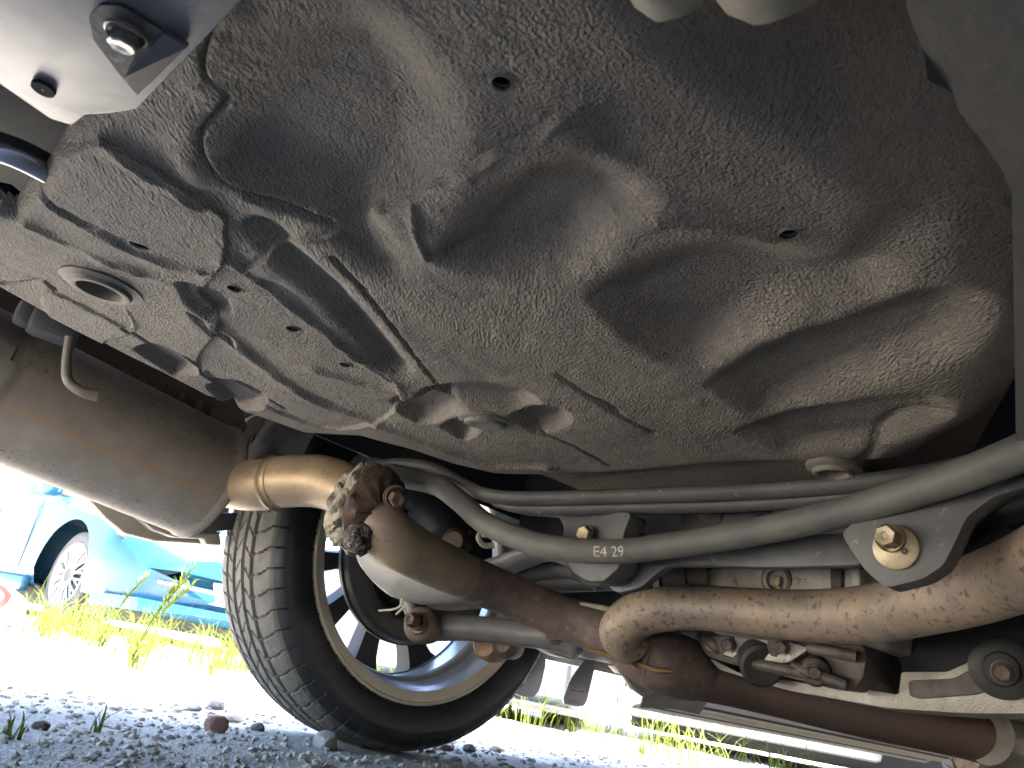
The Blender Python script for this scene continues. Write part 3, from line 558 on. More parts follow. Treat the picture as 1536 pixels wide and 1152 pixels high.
# long cast support arm bottom right
cs = pxplate('support_arm', [(1060, 985), (1110, 1010), (1190, 1022), (1270, 1034), (1285, 1026), (1290, 1010), (1300, 1034), (1348, 1042), (1352, 1008), (1420, 1008), (1450, 995), (1475, 968), (1560, 985), (1600, 1020), (1600, 1070), (1450, 1070), (1330, 1062), (1180, 1035), (1080, 1005)], 0, .10, (.05, 0, 0), m_alu, car, .006, .1)
pxplate('support_recess', [(1362, 1020), (1430, 1018), (1470, 995), (1478, 1040), (1380, 1048), (1364, 1044)], 0, .096, (.006, 0, 0), m_dalu, cs, .003, .2)
lathe('arm_bush', on(0, .09, 1503, 1003), (-1, -.25, -.2), [(.029, -.03), (.029, .003), (.027, .005), (.017, .006), (.015, .009), (.001, .009)], m_rubber, car, 48)
bolt('bolt', on(0, .07, 1505, 1008), (-1, -.25, -.2), .0075, .013, m_bush, car, 1.5)
# drive shaft and bellows
a = at(925, 870, 1.16); b = at(1062, 864, 1.08); ax = b-a; Ld = np.linalg.norm(ax); ax /= Ld
prof = []
for i in range(6):
    r = .019+.0036*i; h = Ld*.10+i*Ld*.115; prof += [(r, h), (r+.0065, h+Ld*.03), (r+.007, h+Ld*.045), (r, h+Ld*.085)]
lathe('axle_boot', a, ax, prof, m_boot, car, 40, 60)
lathe('boot_clamp', a, ax, [(.042, Ld*.60), (.043, Ld*.60), (.043, Ld*.665), (.042, Ld*.665)], m_lgrey, car, 40)
lathe('joint_cup', a, ax, [(.040, Ld*.70), (.043, Ld*.72), (.043, Ld*.86), (.047, Ld*.87), (.047, Ld*.95), (.043, Ld*.96), (.043, Ld*1.15)], m_bush, car, 40)
tube('drive_shaft', [a-ax*.45, a+ax*Ld*.2], .015, m_rubber, car, 20, 2)

# ---- left rear suspension
lo = tube('lower_link', [at(632, 945, 1.24), at(665, 942, 1.24), at(720, 943, 1.23), at(780, 950, 1.22), at(825, 955, 1.21), at(862, 972, 1.20)], [.022, .0225, .0215, .022, .024, .016], m_arm, car, 28, 8, True, .85)
lathe('link_bush', at(634, 938, 1.22), -ray(640, 940)+np.array([-.45, .1, 0]), [(.001, .024), (.013, .024), (.016, .018), (.022, .016), (.026, .010), (.027, -.012), (.025, -.014), (.025, -.03)], m_bush, lo, 40)
bolt('bolt', at(629, 932, 1.20), -ray(640, 940)+np.array([-.7, .2, 0]), .0095, .032, m_rbolt, lo, 1.5)
pxplate('link_pocket', [(800, 955), (850, 962), (878, 975), (862, 990), (840, 985), (815, 972)], 1, .50, (0, .03, 0), m_arm, car, .006, .25)
bolt('bolt', at(830, 950, 1.18), -ray(830, 950), .012, .02, m_bush, lo, 1.4)
lathe('joint_housing', at(738, 968, 1.30), -ray(738, 968)+np.array([-.5, .2, 0]), [(.001, .03), (.018, .03), (.024, .02), (.026, 0), (.024, -.03)], m_orange, car, 32)
lathe('joint_nut', at(762, 968, 1.28), -ray(738, 968)+np.array([-.2, .2, 0]), [(.001, .03), (.011, .03), (.02, .02), (.021, 0), (.02, -.03)], m_bush, car, 24)
tube('upper_link', [at(690, 862, 1.26), at(760, 846, 1.2), at(820, 828, 1.14), at(880, 850, 1.1)], [.020, .026, .026, .02], m_arm, car, 24, 8, True, .5)
tube('upper_link', [at(760, 880, 1.28), at(800, 862, 1.24), at(850, 856, 1.2), at(900, 880, 1.18)], [.015, .018, .018, .015], m_grey, car, 20, 8, True, .6)
# pale trailing shield behind the branch pipe
def sheet(name, edges, mat, parent, th=.004):                      # loft between two 3-D polylines
    A = catmull(edges[0], 6); B = catmull(edges[1], 6); n = len(A); m = 8; v = []; f = []
    for i in range(n):
        nrm = np.cross(B[i]-A[i], A[min(i+1, n-1)]-A[max(i-1, 0)]); nrm /= np.linalg.norm(nrm)
        for k in range(m+1):
            t = k/m; v.append(A[i]*(1-t)+B[i]*t+nrm*.25*np.linalg.norm(B[i]-A[i])*t*(1-t))
    for i in range(n-1): f += [(i*(m+1)+k, i*(m+1)+k+1, (i+1)*(m+1)+k+1, (i+1)*(m+1)+k) for k in range(m)]
    o = mesh(name, v, f, mat, parent); md = o.modifiers.new('solid', 'SOLIDIFY'); md.thickness = th; return o
tube('knuckle_arm', [at(545, 815, 1.22), at(560, 838, 1.22), at(600, 862, 1.22), at(650, 872, 1.22), at(705, 868, 1.22)], [.014, .022, .034, .036, .034], m_lgrey, car, 28, 8)
tube('knuckle_arm', [at(640, 900, 1.26), at(680, 893, 1.26), at(730, 888, 1.26)], [.014, .024, .024], m_lgrey, car, 24, 8)
tube('knuckle_rod', [at(610, 895, 1.25), at(618, 915, 1.24), at(626, 930, 1.24)], .012, m_arm, car, 16, 6)
tube('dry_twig', [at(568, 916, 1.2), at(590, 914, 1.19), at(600, 909, 1.185), at(604, 896, 1.18)], .0016, m_lip, car, 6, 4); tube('dry_twig', [at(594, 922, 1.19), at(606, 910, 1.185), at(600, 908, 1.185)], .0018, m_lip, car, 6, 4)
tube('strut_body', [at(640, 760, 1.34), at(665, 800, 1.33), at(690, 820, 1.32)], [.05, .05, .03], m_black, car, 28, 6)
lathe('strut_bush', at(684, 812, 1.26), -ray(684, 812)+np.array([-.3, 0, 0]), [(.001, .02), (.014, .02), (.02, .012), (.021, -.03)], m_bush, car, 24)
tube('brake_hose', [at(725, 796, 1.05), at(718, 806, 1.05), at(726, 818, 1.05), at(742, 818, 1.05)], .004, m_lip, car, 8, 6)
tube('spring_member', [at(600, 735, 1.35), at(650, 770, 1.33), at(675, 850, 1.33)], [.02, .03, .02], m_black, car, 20, 6)

# ---- wheel
AXY = .75; RT = .32
wh = lathe('wheel', (0, AXY, RT), (0, 1, 0), [(.001, .07), (.05, .072), (.06, .06), (.062, .03), (.075, .015), (.075, -.01), (.03, -.012), (.03, -.05), (.001, -.052)], m_disc, car, 48)
def tyre(name, cy, parent):
    NP = 62; per = 16; na = NP*per
    # profile across: y from inner bead to outer bead
    pr = [(-.092, .240), (-.100, .246), (-.107, .262), (-.109, .278), (-.1085, .284), (-.1075, .2855), (-.1065, .291), (-.103, .297), (-.099, .3015), (-.095, .3045)]
    ys = np.linspace(-.0915, .0915, 62)
    tread = [(y, .3195-.0105*(abs(y)/.0915)**3.0) for y in ys]
    full = pr+tread+[(-y, r) for y, r in pr[::-1]]
    yy = np.array([q[0] for q in full]); r0 = np.array([q[1] for q in full]); m = len(full)
    a = np.arange(na)*2*np.pi/na; A, YY = np.meshgrid(np.arange(na)/per, yy, indexing='ij'); RR = np.broadcast_to(r0, A.shape).copy()
    g = np.zeros_like(RR)
    for c, w in ((-.047, .0042), (.047, .0042), (-.0165, .0045), (.0165, .0045)): g = np.maximum(g, .0065*(np.abs(YY-c) < w))
    ay = np.abs(YY)
    fr = (A+.35*np.clip((ay-.05)/.04, 0, 1)**2) % 1; g = np.maximum(g, .0055*((fr < .07))*(ay > .050)*(ay < .1055))
    fr2 = (A*1.0+YY*26) % 1; g = np.maximum(g, .005*(fr2 < .09)*(ay > .0215)*(ay < .043)*(np.abs(ay-.032) < .009))
    fr3 = (A*1.0-YY*30+.5) % 1; g = np.maximum(g, .004*(fr3 < .09)*(ay < .009))
    tr = ay <= .1056; RR = RR-g*tr
    v = np.stack([RR*np.cos(a)[:, None], YY+0*RR+cy, RR*np.sin(a)[:, None]+RT], -1)
    # flattened contact patch
    v[..., 2] = np.where(v[..., 2] < .006, .006*.4+v[..., 2]*.6, v[..., 2])
    v = v.reshape(-1, 3); I = np.arange(na*m).reshape(na, m); J = np.roll(I, -1, 0)
    F = np.stack([I[:, :-1], I[:, 1:], J[:, 1:], J[:, :-1]], -1).reshape(-1, 4)
    me = bpy.data.meshes.new(name); me.vertices.add(len(v)); me.vertices.foreach_set('co', v.ravel()); me.loops.add(F.size); me.loops.foreach_set('vertex_index', F.ravel()); me.polygons.add(len(F)); me.polygons.foreach_set('loop_start', np.arange(len(F))*4); me.update(calc_edges=True); me.validate()
    o = link(name, me, m_side, parent, True, 40); me.materials.append(m_tread)
    col = np.tile(np.arange(m-1), na); mi = ((col >= 9) & (col < m-10)).astype(np.int32); me.polygons.foreach_set('material_index', mi); return o
tyre('tyre', AXY, wh)
o0 = (0, AXY, RT); axw = (0, 1, 0)
lathe('rim_lip', o0, axw, [(.234, -.080), (.240, -.088), (.2415, -.096), (.240, -.0995), (.237, -.1005), (.2355, -.0985), (.2345, -.0965), (.2325, -.0960), (.2215, -.0935), (.2195, -.0925), (.2185, -.089)], m_lip, wh, 128)
lathe('rim_barrel', o0, axw, [(.2185, -.089), (.2165, -.070), (.2150, -.058), (.208, -.046)], m_barrel, wh, 128)
lathe('rim_barrel', o0, axw, [(.208, -.046), (.203, -.038), (.201, -.030), (.2015, -.022)], m_dirt, wh, 128)
lathe('rim_barrel', o0, axw, [(.2015, -.022), (.203, .0), (.205, .022), (.206, .030), (.203, .031), (.206, .034), (.2075, .05), (.213, .058), (.222, .075), (.234, .086), (.240, .090), (.240, .085)], m_barrel, wh, 128)
for k in range(10):
    t = -math.pi/2-math.radians(3)+k*math.pi/5; c, s = math.cos(t), math.sin(t); V_ = []
    for r, hw, y0, y1 in ((.045, .017, .035, .07), (.12, .019, .045, .074), (.175, .027, .046, .076), (.196, .034, .044, .076), (.209, .046, .040, .074)):
        for (q, y) in ((-hw, y1), (-hw*.75, y0), (hw*.75, y0), (hw, y1)): V_.append((c*r-s*q, AXY+y, RT+s*r+c*q))
    f = [(i*4+j, i*4+(j+1) % 4, (i+1)*4+(j+1) % 4, (i+1)*4+j) for i in range(4) for j in range(4)]+[(0, 3, 2, 1), (16, 17, 18, 19)]
    mesh('spoke', V_, f, m_spoke, wh, True, 40)
bd = lathe('brake_shield', (0, AXY-.045, RT), axw, [(.095, .015), (.108, .004), (.112, -.006), (.120, -.009), (.138, -.008), (.1435, -.004), (.1465, .004), (.148, .02), (.151, .022), (.151, .030), (.145, .032), (.05, .035)], m_disc, car, 96)
lathe('hub_carrier', (0, AXY-.06, RT), axw, [(.001, -.03), (.045, -.03), (.05, -.01), (.07, .0), (.08, .02), (.095, .04)], m_black, car, 48)
plate('brake_caliper', [(-.10+.14*math.cos(t), AXY-.05, RT+.155*math.sin(t)) for t in ()] or [(.075, AXY-.055, RT+.06), (.15, AXY-.055, RT+.08), (.17, AXY-.055, RT), (.15, AXY-.055, RT-.09), (.085, AXY-.055, RT-.06), (.10, AXY-.055, RT)], (0, .07, 0), m_black, car, .01)
for sx in (0, 2.95):                                               # the other wheels, outside the frame
    for sy in (-1, 1):
        if sx == 0 and sy == 1: continue
        w2 = wh.copy(); COL.objects.link(w2); w2.parent = car; w2.location = (sx, 0 if sy == 1 else 0, 0)
        if sy == -1: w2.rotation_euler = (0, 0, math.pi); w2.location = (sx, 0, 0)
        for ch in wh.children: 
            c2 = ch.copy(); COL.objects.link(c2); c2.parent = w2

# ---- body around it
def side_panel(sy):
    def arch(cx, r=.365, z=.33): return [(cx+r*math.cos(t), z+r*math.sin(t)) for t in np.linspace(math.radians(200), math.radians(-20), 22)]
    low = .235
    prof = [(-1.02, .385), (-.70, .352), (-.55, .337)]+[(x, z) for x, z in arch(0) if z > low-.02 and (x > 0 or z > .332)]+[(.42, .205), (2.5, .205)]+[(x, z) for x, z in arch(2.95) if z > low-.02]+[(3.68, .28), (3.78, .5), (3.6, .68), (2.5, .86), (-.9, .92), (-1.04, .7)]
    bm = bmesh.new(); y = .872*sy; vs = [bm.verts.new((x, y, z)) for x, z in prof]; fc = bm.faces.new(vs); r = bmesh.ops.extrude_face_region(bm, geom=[fc]); bmesh.ops.translate(bm, vec=(0, -.02*sy, 0), verts=[q for q in r['geom'] if isinstance(q, bmesh.types.BMVert)])
    return bmobj('side_panel', bm, m_body, car, True, 30)
for sy in (-1, 1): side_panel(sy)
topp = [(-1.06, .40), (-1.08, .60), (-1.04, .90), (-.70, .96), (-.25, 1.36), (.9, 1.42), (1.5, 1.36), (2.3, .92), (3.5, .74), (3.78, .62), (3.8, .32)]
v = []; 
for x, z in topp:
    hw = .87 if z < .97 else .87-(z-.95)*.55
    v += [(x, -hw, z), (x, 0, z+.02), (x, hw, z)]
f = [(i*3+j, (i+1)*3+j, (i+1)*3+j+1, i*3+j+1) for i in range(len(topp)-1) for j in range(2)]
o = mesh('upper_body', v, f, m_body, car, True, 40); md = o.modifiers.new('solid', 'SOLIDIFY'); md.thickness = .012
for sy in (-1, 1):
    pts = [(-.68, .955), (-.25, 1.34), (.9, 1.40), (1.5, 1.34), (2.15, .93), (1.0, .90), (-.3, .92)]
    mesh('side_window', [(x, sy*(.868-(max(z, .95)-.95)*.55), z) for x, z in pts], [tuple(range(len(pts)))], m_glass, car, False)
# bumper lower edge: behind the muffler, and the beige return under it
box('rear_bumper', (-1.05, 0, .42), (.07, 1.7, .24), m_body, car, .03)
box('light_block_valance', (-1.035, -.35, .285), (.03, 1.02, .25), m_liner, car, .01)  # added and hung low to block light from behind the car
bp = pxplate('bumper_corner', [(122, 738), (159, 777), (187, 800), (234, 812), (286, 815), (323, 818), (333, 795), (345, 770), (350, 710), (200, 700), (140, 690)], 1, .83, (0, .03, 0), m_trim, car, .004)
pxplate('bumper_tab', [(200, 770), (228, 783), (262, 796), (300, 800), (330, 800), (333, 818), (310, 817), (306, 808), (262, 806), (230, 795)], 1, .80, (0, .025, 0), m_trim, bp, .003)
pxplate('arch_edge', [(347, 694), (350, 655), (372, 628), (392, 618), (428, 638), (412, 668), (398, 690), (382, 702)], 1, .70, (0, .02, 0), m_lgrey, car, .003)
bolt('bolt', on(1, .695, 381, 660), (0, -1, -.2), .007, .008, m_rbolt, car, 1.2)
pxplate('arch_edge', [(430, 650), (444, 652), (418, 690), (400, 692)], 1, .72, (0, .02, 0), m_grey, car, .002)
pxplate('liner_flange', [(300, 778), (318, 770), (358, 768), (350, 795), (318, 799), (296, 797)], 1, .80, (0, .01, 0), m_black, car, .004)
# ribbed shield between the rail and the muffler
rib = pxplate('rail_shield', [(-60, 340), (60, 400), (150, 450), (250, 500), (345, 560), (372, 640), (352, 670), (300, 650), (150, 600), (-60, 570)], 1, .655, (0, .01, 0), m_heat, car, .002)
for i in range(7):
    t = i/6; p0 = at(165+t*160, 540+t*72, 1.2); p1 = at(150+t*165, 582+t*72, 1.2); tube('shield_rib', [p0, p1], .012, m_heat, rib, 10, 4, True, .5)
tube('body_bracket', [on(1, .78, 532, 670), on(1, .78, 545, 690), on(1, .78, 556, 706)], [.02, .02, .018], m_lgrey, car, 12, 4, True, .4)
plate('rear_bulkhead', [(.09, -.66, .34), (.09, .56, .34), (.09, .56, .80), (.09, -.66, .80)], (.01, 0, 0), m_liner, car, 0)
# wheel arch liner, inner structure
th = np.linspace(math.radians(-15), math.radians(174), 40); v = []
for y, r in ((.50, .37), (.56, .385), (.86, .372)):
    v += [(r*math.cos(t), y, .33+r*math.sin(t)) for t in th]
n = len(th); f = [(i*n+j, i*n+j+1, (i+1)*n+j+1, (i+1)*n+j) for i in range(2) for j in range(n-1)]
o = mesh('arch_liner', v, f, m_liner, car)
o = mesh('arch_liner', [(x, -y, z) for x, y, z in v], f, m_liner, car)
plate('inner_arch_wall', [(-.44, .57, .435), (.44, .57, .40), (.44, .57, .75), (-.44, .57, .75)], (0, .006, 0), m_liner, car, 0)
# sill, front underbody, heat shield
sill = mesh('sill', [], [], None, car); bpy.data.objects.remove(sill)
def prism_x(name, prof, x0, x1, mat, parent, nseg=1):
    v = []; f = []; n = len(prof)
    for x in np.linspace(x0, x1, nseg+1): v += [(x, y, z) for y, z in prof]
    for i in range(nseg): f += [(i*n+j, i*n+(j+1) % n, (i+1)*n+(j+1) % n, (i+1)*n+j) for j in range(n)]
    f += [tuple(range(n-1, -1, -1)), tuple(nseg*n+j for j in range(n))]
    return mesh(name, v, f, mat, parent, True, 30)
for sy in (-1, 1):
    sl = prism_x('sill', [(sy*y, z) for y, z in [(.868, .26), (.868, .150), (.858, .138), (.846, .138), (.838, .146), (.80, .158), (.795, .151), (.790, .151), (.785, .161), (.70, .188), (.66, .23), (.66, .30)]], .80, 2.54, m_sill, car)
    prism_x('sill_seam', [(sy*y, z) for y, z in [(.832, .150), (.828, .1455), (.824, .152)]], .82, 2.5, m_dark, sl)
    prism_x('sill_seam', [(sy*y, z) for y, z in [(.757, .172), (.753, .1655), (.748, .175)]], .9, 2.5, m_dark, sl)
    prism_x('sill_end', [(sy*y, z) for y, z in [(.868, .30), (.868, .245), (.84, .225), (.76, .225), (.70, .25), (.7, .32)]], .38, .80, m_liner, car)
ub = prism_x('front_underbody', [(-.66, .24), (-.2, .23), (-.14, .33), (.14, .33), (.2, .23), (.66, .24), (.66, .42), (-.66, .42)], .3, 3.2, m_under, car)
prism_x('floor_rail', [(.42, .228), (.42, .20), (.47, .20), (.47, .228)], .5, 2.6, m_lgrey, ub)
prism_x('floor_rail', [(.60, .23), (.60, .205), (.63, .205), (.63, .23)], .6, 2.6, m_grey, ub)
box('front_bumper', (3.76, 0, .38), (.1, 1.7, .3), m_body, car, .04)
# dangling pieces in front of the wheel
fp = [(815, 972), (819, 985), (818, 1000), (813, 1024), (808, 1038), (800, 1046), (785, 1045), (772, 1040), (762, 1020), (790, 985), (806, 974)]
pxplate('mud_flap', fp, 1, .845, (-.004, .006, 0), m_flap, car, .001)
st = pxplate('rubber_strap', rounded([(876, 990), (895, 990), (881, 1050), (876, 1059), (866, 1060), (846, 1056), (845, 1048), (855, 1020)], .2), 1, .80, (.003, .006, 0), m_flap, car, .001)
def marks(pts, y, parent):
    for (x0, y0, x1, y1) in pts:
        mesh('strap_print', [on(1, y, x0, y0), on(1, y, x1, y0+1.2*(x1-x0)/10), on(1, y, x1, y1+1.2*(x1-x0)/10), on(1, y, x0, y1)], [(0, 1, 2, 3)], m_dark, parent, False)
marks([(856, 1034.5, 863, 1036), (865, 1036, 868, 1037.6), (869.5, 1036.4, 876, 1038)], .797, st)
def letter_mark(txt, px, py, hpx, y, parent):
    cu = bpy.data.curves.new('strap_print', 'FONT'); cu.body = txt; o = bpy.data.objects.new('strap_print', cu); COL.objects.link(o); dg = bpy.context.evaluated_depsgraph_get(); me = bpy.data.meshes.new_from_object(o.evaluated_get(dg)); bpy.data.objects.remove(o)
    for v_ in me.vertices: v_.co = Vector(on(1, y, px+v_.co.x*hpx*1.3-v_.co.y*hpx*.15, py-v_.co.y*hpx*1.4+v_.co.x*hpx*.22))
    link('strap_print', me, m_dark, parent, False)
letter_mark('L H', 855, 1053.5, 5.2, .797, st)
pxplate('underfloor_panel', [(968, 1040), (990, 1036), (1064, 1050), (1050, 1072), (1010, 1064), (962, 1062)], 1, .62, (0, .006, 0), m_grey, car, .002)
pxplate('jack_point', [(925, 1000), (932, 992), (942, 996), (942, 1010), (936, 1012)], 1, .78, (0, .03, 0), m_trim, car, .003)
tube('brake_pipe', [at(938, 990, 1.5), at(945, 1010, 1.52), at(968, 1022, 1.6), at(1060, 1045, 1.8), at(1200, 1075, 2.1), at(1330, 1095, 2.4)], .010, m_lip, car, 10, 6)
tube('brake_pipe', [at(940, 996, 1.5), at(960, 1014, 1.56), at(968, 1030, 1.6)], [.02, .03, .02], m_trim, car, 12, 6)

# ------------------------------------------------------------------ other vehicles
def paint(name, c, rough=.25): return M(name, c, tuple(k*.94 for k in c), 3, rough, .1)
def loft(name, sts, mat, parent, cap=True):
    # station: (x, [(y,z)...]) half outline from bottom centre to top centre, mirrored
    v = []; f = []; n = None
    for x, half in sts:
        ring = [(x+dx if False else x, y, z) for (y, z) in half]+[(x, -y, z) for (y, z) in half[::-1]]
        n = len(ring); v += ring
    for i in range(len(sts)-1): f += [(i*n+j, i*n+(j+1) % n, (i+1)*n+(j+1) % n, (i+1)*n+j) for j in range(n)]
    if cap: f += [tuple(range(n)), tuple((len(sts)-1)*n+j for j in range(n-1, -1, -1))]
    return mesh(name, v, f, mat, parent, True, 40)
def bool_cut(o, cuts):
    for cobj in cuts:
        md = o.modifiers.new('cut', 'BOOLEAN'); md.object = cobj; md.operation = 'DIFFERENCE'; md.solver = 'EXACT'
    dg = bpy.context.evaluated_depsgraph_get(); dg.update(); me = bpy.data.meshes.new_from_object(o.evaluated_get(dg)); o.modifiers.clear(); old = o.data; o.data = me; bpy.data.meshes.remove(old)
    for cobj in cuts: m_ = cobj.data; bpy.data.objects.remove(cobj); bpy.data.meshes.remove(m_)
m_wrim = M('bright_alloy', (.36, .36, .37), None, rough=.25, metal=.6)
m_wtyre = M('far_tyre', (.05, .048, .05), None, rough=.8)
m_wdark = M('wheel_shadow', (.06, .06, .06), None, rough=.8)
def road_wheel(root, x, y, r, side, style='mesh', rim=None):
    w = lathe('wheel', (x, y, r), (0, side, 0), [(.001, .02), (r*.16, .025), (r*.18, .01), (r*.2, -.02), (r*.62, -.03)], m_wdark, root, 40)
    lathe('tyre', (x, y, r), (0, side, 0), [(r*.70, -.16), (r*.92, -.16), (r, -.13), (r, -.02), (r*.96, .015), (r*.86, .03), (r*.74, .022), (r*.72, .01)], m_wtyre, w, 48)
    lathe('rim', (x, y, r), (0, side, 0), [(r*.72, .01), (r*.735, .026), (r*.715, .03), (r*.67, .012), (r*.62, -.02), (r*.6, -.06)], rim or m_wrim, w, 48)
    if style == 'mesh':
        n = 14
        for k in range(n):
            for sg in (-1, 1):
                t0 = 2*math.pi*k/n; t1 = t0+sg*.34
                P0 = np.array([x+r*.16*math.cos(t0), y+side*.02, r+r*.16*math.sin(t0)]); P1 = np.array([x+r*.68*math.cos(t1), y+side*.018, r+r*.68*math.sin(t1)])
                tube('spoke', [P0, P1], .0085, rim or m_wrim, w, 5, 1)
    else:
        lathe('wheel_disc', (x, y, r), (0, side, 0), [(.001, .015), (r*.2, .02), (r*.24, .0), (r*.5, .012), (r*.66, .0)], rim or m_wrim, w, 40)
        for k in range(8):
            t = 2*math.pi*k/8; lathe('vent_hole', (x+r*.52*math.cos(t), y+side*.016, r+r*.52*math.sin(t)), (0, side, 0), [(r*.075, 0), (r*.07, .002), (.001, .002)], m_wdark, w, 12)
# -- blue car, nose toward us
m_blue = paint('blue_paint', (.014, .070, .125)); m_lamp = M('headlamp_glass', (.75, .77, .78), None, rough=.08); m_grille = M('grille_mesh', (.20, .19, .18), (.09, .085, .08), 40, .6)
bfw = np.array([.19, -.982]); brt = np.array([-.982, -.19]); wpos = onz(0, 84, 934)[:2]; wpos = CAM[:2]+(wpos-CAM[:2])/np.linalg.norm(wpos-CAM[:2])*6.2
bo = wpos-brt*.74
blue = empty('parked_car', (bo[0], bo[1], 0), 'bright blue car with mesh alloy wheels parked in grass beyond the near tyre', 'car', None, math.atan2(bfw[1], bfw[0]))
# local frame: +x forward, +y left, front axle at x = 0
half = lambda w, zl, zb, zt, tw: [(0, zl), (w*.8, zl), (w*.96, zl+.04), (w, zl+.14), (w, zb*.72), (w*.985, zb-.03), (w*.93, zb), (tw, zt), (0, zt+.01)]
bl = loft('body', [(.92, half(.50, .30, .52, .55, .3)), (.86, half(.70, .20, .58, .62, .5)), (.72, half(.81, .17, .64, .67, .6)), (.45, half(.845, .17, .70, .74, .66)), (.0, half(.86, .17, .76, .80, .66)), (-.6, half(.865, .18, .84, .87, .68)), (-1.2, half(.86, .18, .86, .88, .7)), (-2.4, half(.86, .18, .88, .9, .7)), (-2.9, half(.83, .22, .88, .9, .7)), (-3.1, half(.72, .3, .8, .84, .6))], m_blue, blue)
cuts = []
for x in (0, -2.45):
    for s in (-1, 1):
        vv, ff = lathe_vf((x, s*.88, .31), (0, s, 0), [(.36, -.28), (.36, .1)], 40); nn_ = 40; ff = ff+[tuple(range(39, -1, -1)), tuple(40+j for j in range(40))]
        cuts.append(mesh('cutter', vv, ff, m_wdark, None, False))
for cobj in cuts: cobj.matrix_world = blue.matrix_basis
bpy.context.view_layer.update(); bool_cut(bl, cuts)
gl = loft('cabin_glass', [(-.62, [(0, .86), (.70, .86), (.69, .88), (0, .89)]), (-1.35, [(0, .86), (.76, .86), (.58, 1.26), (0, 1.3)]), (-2.2, [(0, .86), (.76, .86), (.58, 1.28), (0, 1.31)]), (-2.75, [(0, .86), (.72, .86), (.66, .95), (0, .97)])], m_glass, blue)
loft('roof', [(-1.25, [(0, 1.26), (.56, 1.235), (.575, 1.25), (0, 1.305)]), (-1.5, [(0, 1.29), (.575, 1.275), (.59, 1.29), (0, 1.325)]), (-2.1, [(0, 1.29), (.575, 1.275), (.59, 1.295), (0, 1.325)]), (-2.3, [(0, 1.22), (.57, 1.215), (.58, 1.23), (0, 1.28)])], m_blue, blue)
tube('windscreen_pillar', [(-.66, -.71, .88), (-1.3, -.60, 1.27)], .028, m_blue, blue, 10, 2); tube('windscreen_pillar', [(-.66, .71, .88), (-1.3, .60, 1.27)], .028, m_blue, blue, 10, 2)
for s in (-1, 1):
    road_wheel(blue, 0, s*.755, .305, s); road_wheel(blue, -2.45, s*.755, .305, s)
    hl = mesh('headlamp', [(.60, s*.835, .60), (.84, s*.66, .545), (.865, s*.44, .535), (.82, s*.46, .64), (.70, s*.66, .675), (.56, s*.80, .685), (.585, s*.80, .60), (.80, s*.62, .55)], [(0, 1, 4, 5), (1, 2, 3, 4), (0, 5, 6), (1, 0, 6, 7)], m_lamp, blue, False)
    hl.modifiers.new('solid', 'SOLIDIFY').thickness = .02
    tube('lamp_trim', [(.605, s*.842, .595), (.845, s*.668, .537), (.875, s*.44, .527)], .011, m_dark, hl, 8, 4)
    mr = lathe('wing_mirror', (-.42, s*.93, .90), (-1, 0, 0), [(.001, -.09), (.05, -.08), (.085, -.04), (.09, .0), (.085, .03), (.001, .032)], m_blue, blue, 24)
    box('mirror_arm', (-.42, s*.84, .86), (.05, .12, .04), m_black, mr, .01)
    box('door_handle', (-1.55, s*.878, .72), (.16, .03, .03), m_black, blue, .01)
    tube('door_line', [(-.62, s*.867, .3), (-.62, s*.869, .62), (-.66, s*.86, .8)], .004, m_dark, blue, 5, 4)
    box('side_skirt', (-1.2, s*.86, .2), (1.6, .06, .1), m_blue, blue, .02)
box('underbody', (-1.2, 0, .15), (3.7, 1.45, .14), m_wdark, blue, .02)  # dark box added to stand in for the shade under the car
gr = mesh('fog_grille', [(.865, .62, .40), (.93, .2, .42), (.93, -.2, .42), (.865, -.62, .40), (.86, -.66, .29), (.92, -.2, .28), (.92, .2, .28), (.86, .66, .29)], [(0, 1, 6, 7), (1, 2, 5, 6), (2, 3, 4, 5)], m_grille, blue, False); gr.modifiers.new('solid', 'SOLIDIFY').thickness = .05
tube('grille_bar', [(.905, -.64, .345), (.955, -.2, .35), (.955, .2, .35), (.905, .64, .345)], .012, m_grey, gr, 8, 4)
loft('bumper_lip', [(.98, [(0, .2), (.35, .2), (.36, .24), (0, .245)]), (.93, [(0, .16), (.72, .16), (.74, .235), (0, .24)]), (.6, [(0, .15), (.86, .15), (.875, .22), (0, .22)])], m_blue, blue)

# -- generic boxy vehicle used for the white and silver ones, local +x along its length
def boxy(root, L_, Wd, zl, zb, zt, mat, wheels, r=.33, style='disc', rimmat=None):
    w = Wd/2; H = lambda a, q, b, t: [(0, q), (a*.9, q), (a*.985, q+.05), (a, q+.2), (a, b), (a*.985, b+.05), (a*.9, t-.06), (a*.82, t), (0, t+.02)]
    b = loft('body', [(0, H(w*.93, zl+.06, zb*.9, zt-.08)), (.06, H(w*.985, zl, zb, zt-.02)), (.3, H(w, zl, zb, zt)), (L_-.3, H(w, zl, zb, zt)), (L_-.06, H(w*.985, zl, zb, zt-.02)), (L_, H(w*.93, zl+.06, zb*.9, zt-.08))], mat, root)
    cuts = []
    for x in wheels:
        for s in (-1, 1):
            vv, ff = lathe_vf((x, s*(w+.02), r), (0, s, 0), [(r*1.17, -.28), (r*1.17, .1)], 36); cobj = mesh('cutter', vv, ff+[tuple(range(35, -1, -1)), tuple(36+j for j in range(36))], m_wdark, None, False); cobj.matrix_world = root.matrix_basis; cuts.append(cobj)
    bpy.context.view_layer.update(); bool_cut(b, cuts)
    for x in wheels:
        for s in (-1, 1): road_wheel(root, x, s*(w-.1), r, s, style, rimmat)
    return b
def ground_at(px, d):
    q = at(px, 885+(px-60)*.206, 1.)-CAM; q = q[:2]/np.linalg.norm(q[:2]); return CAM[:2]+q*d, q
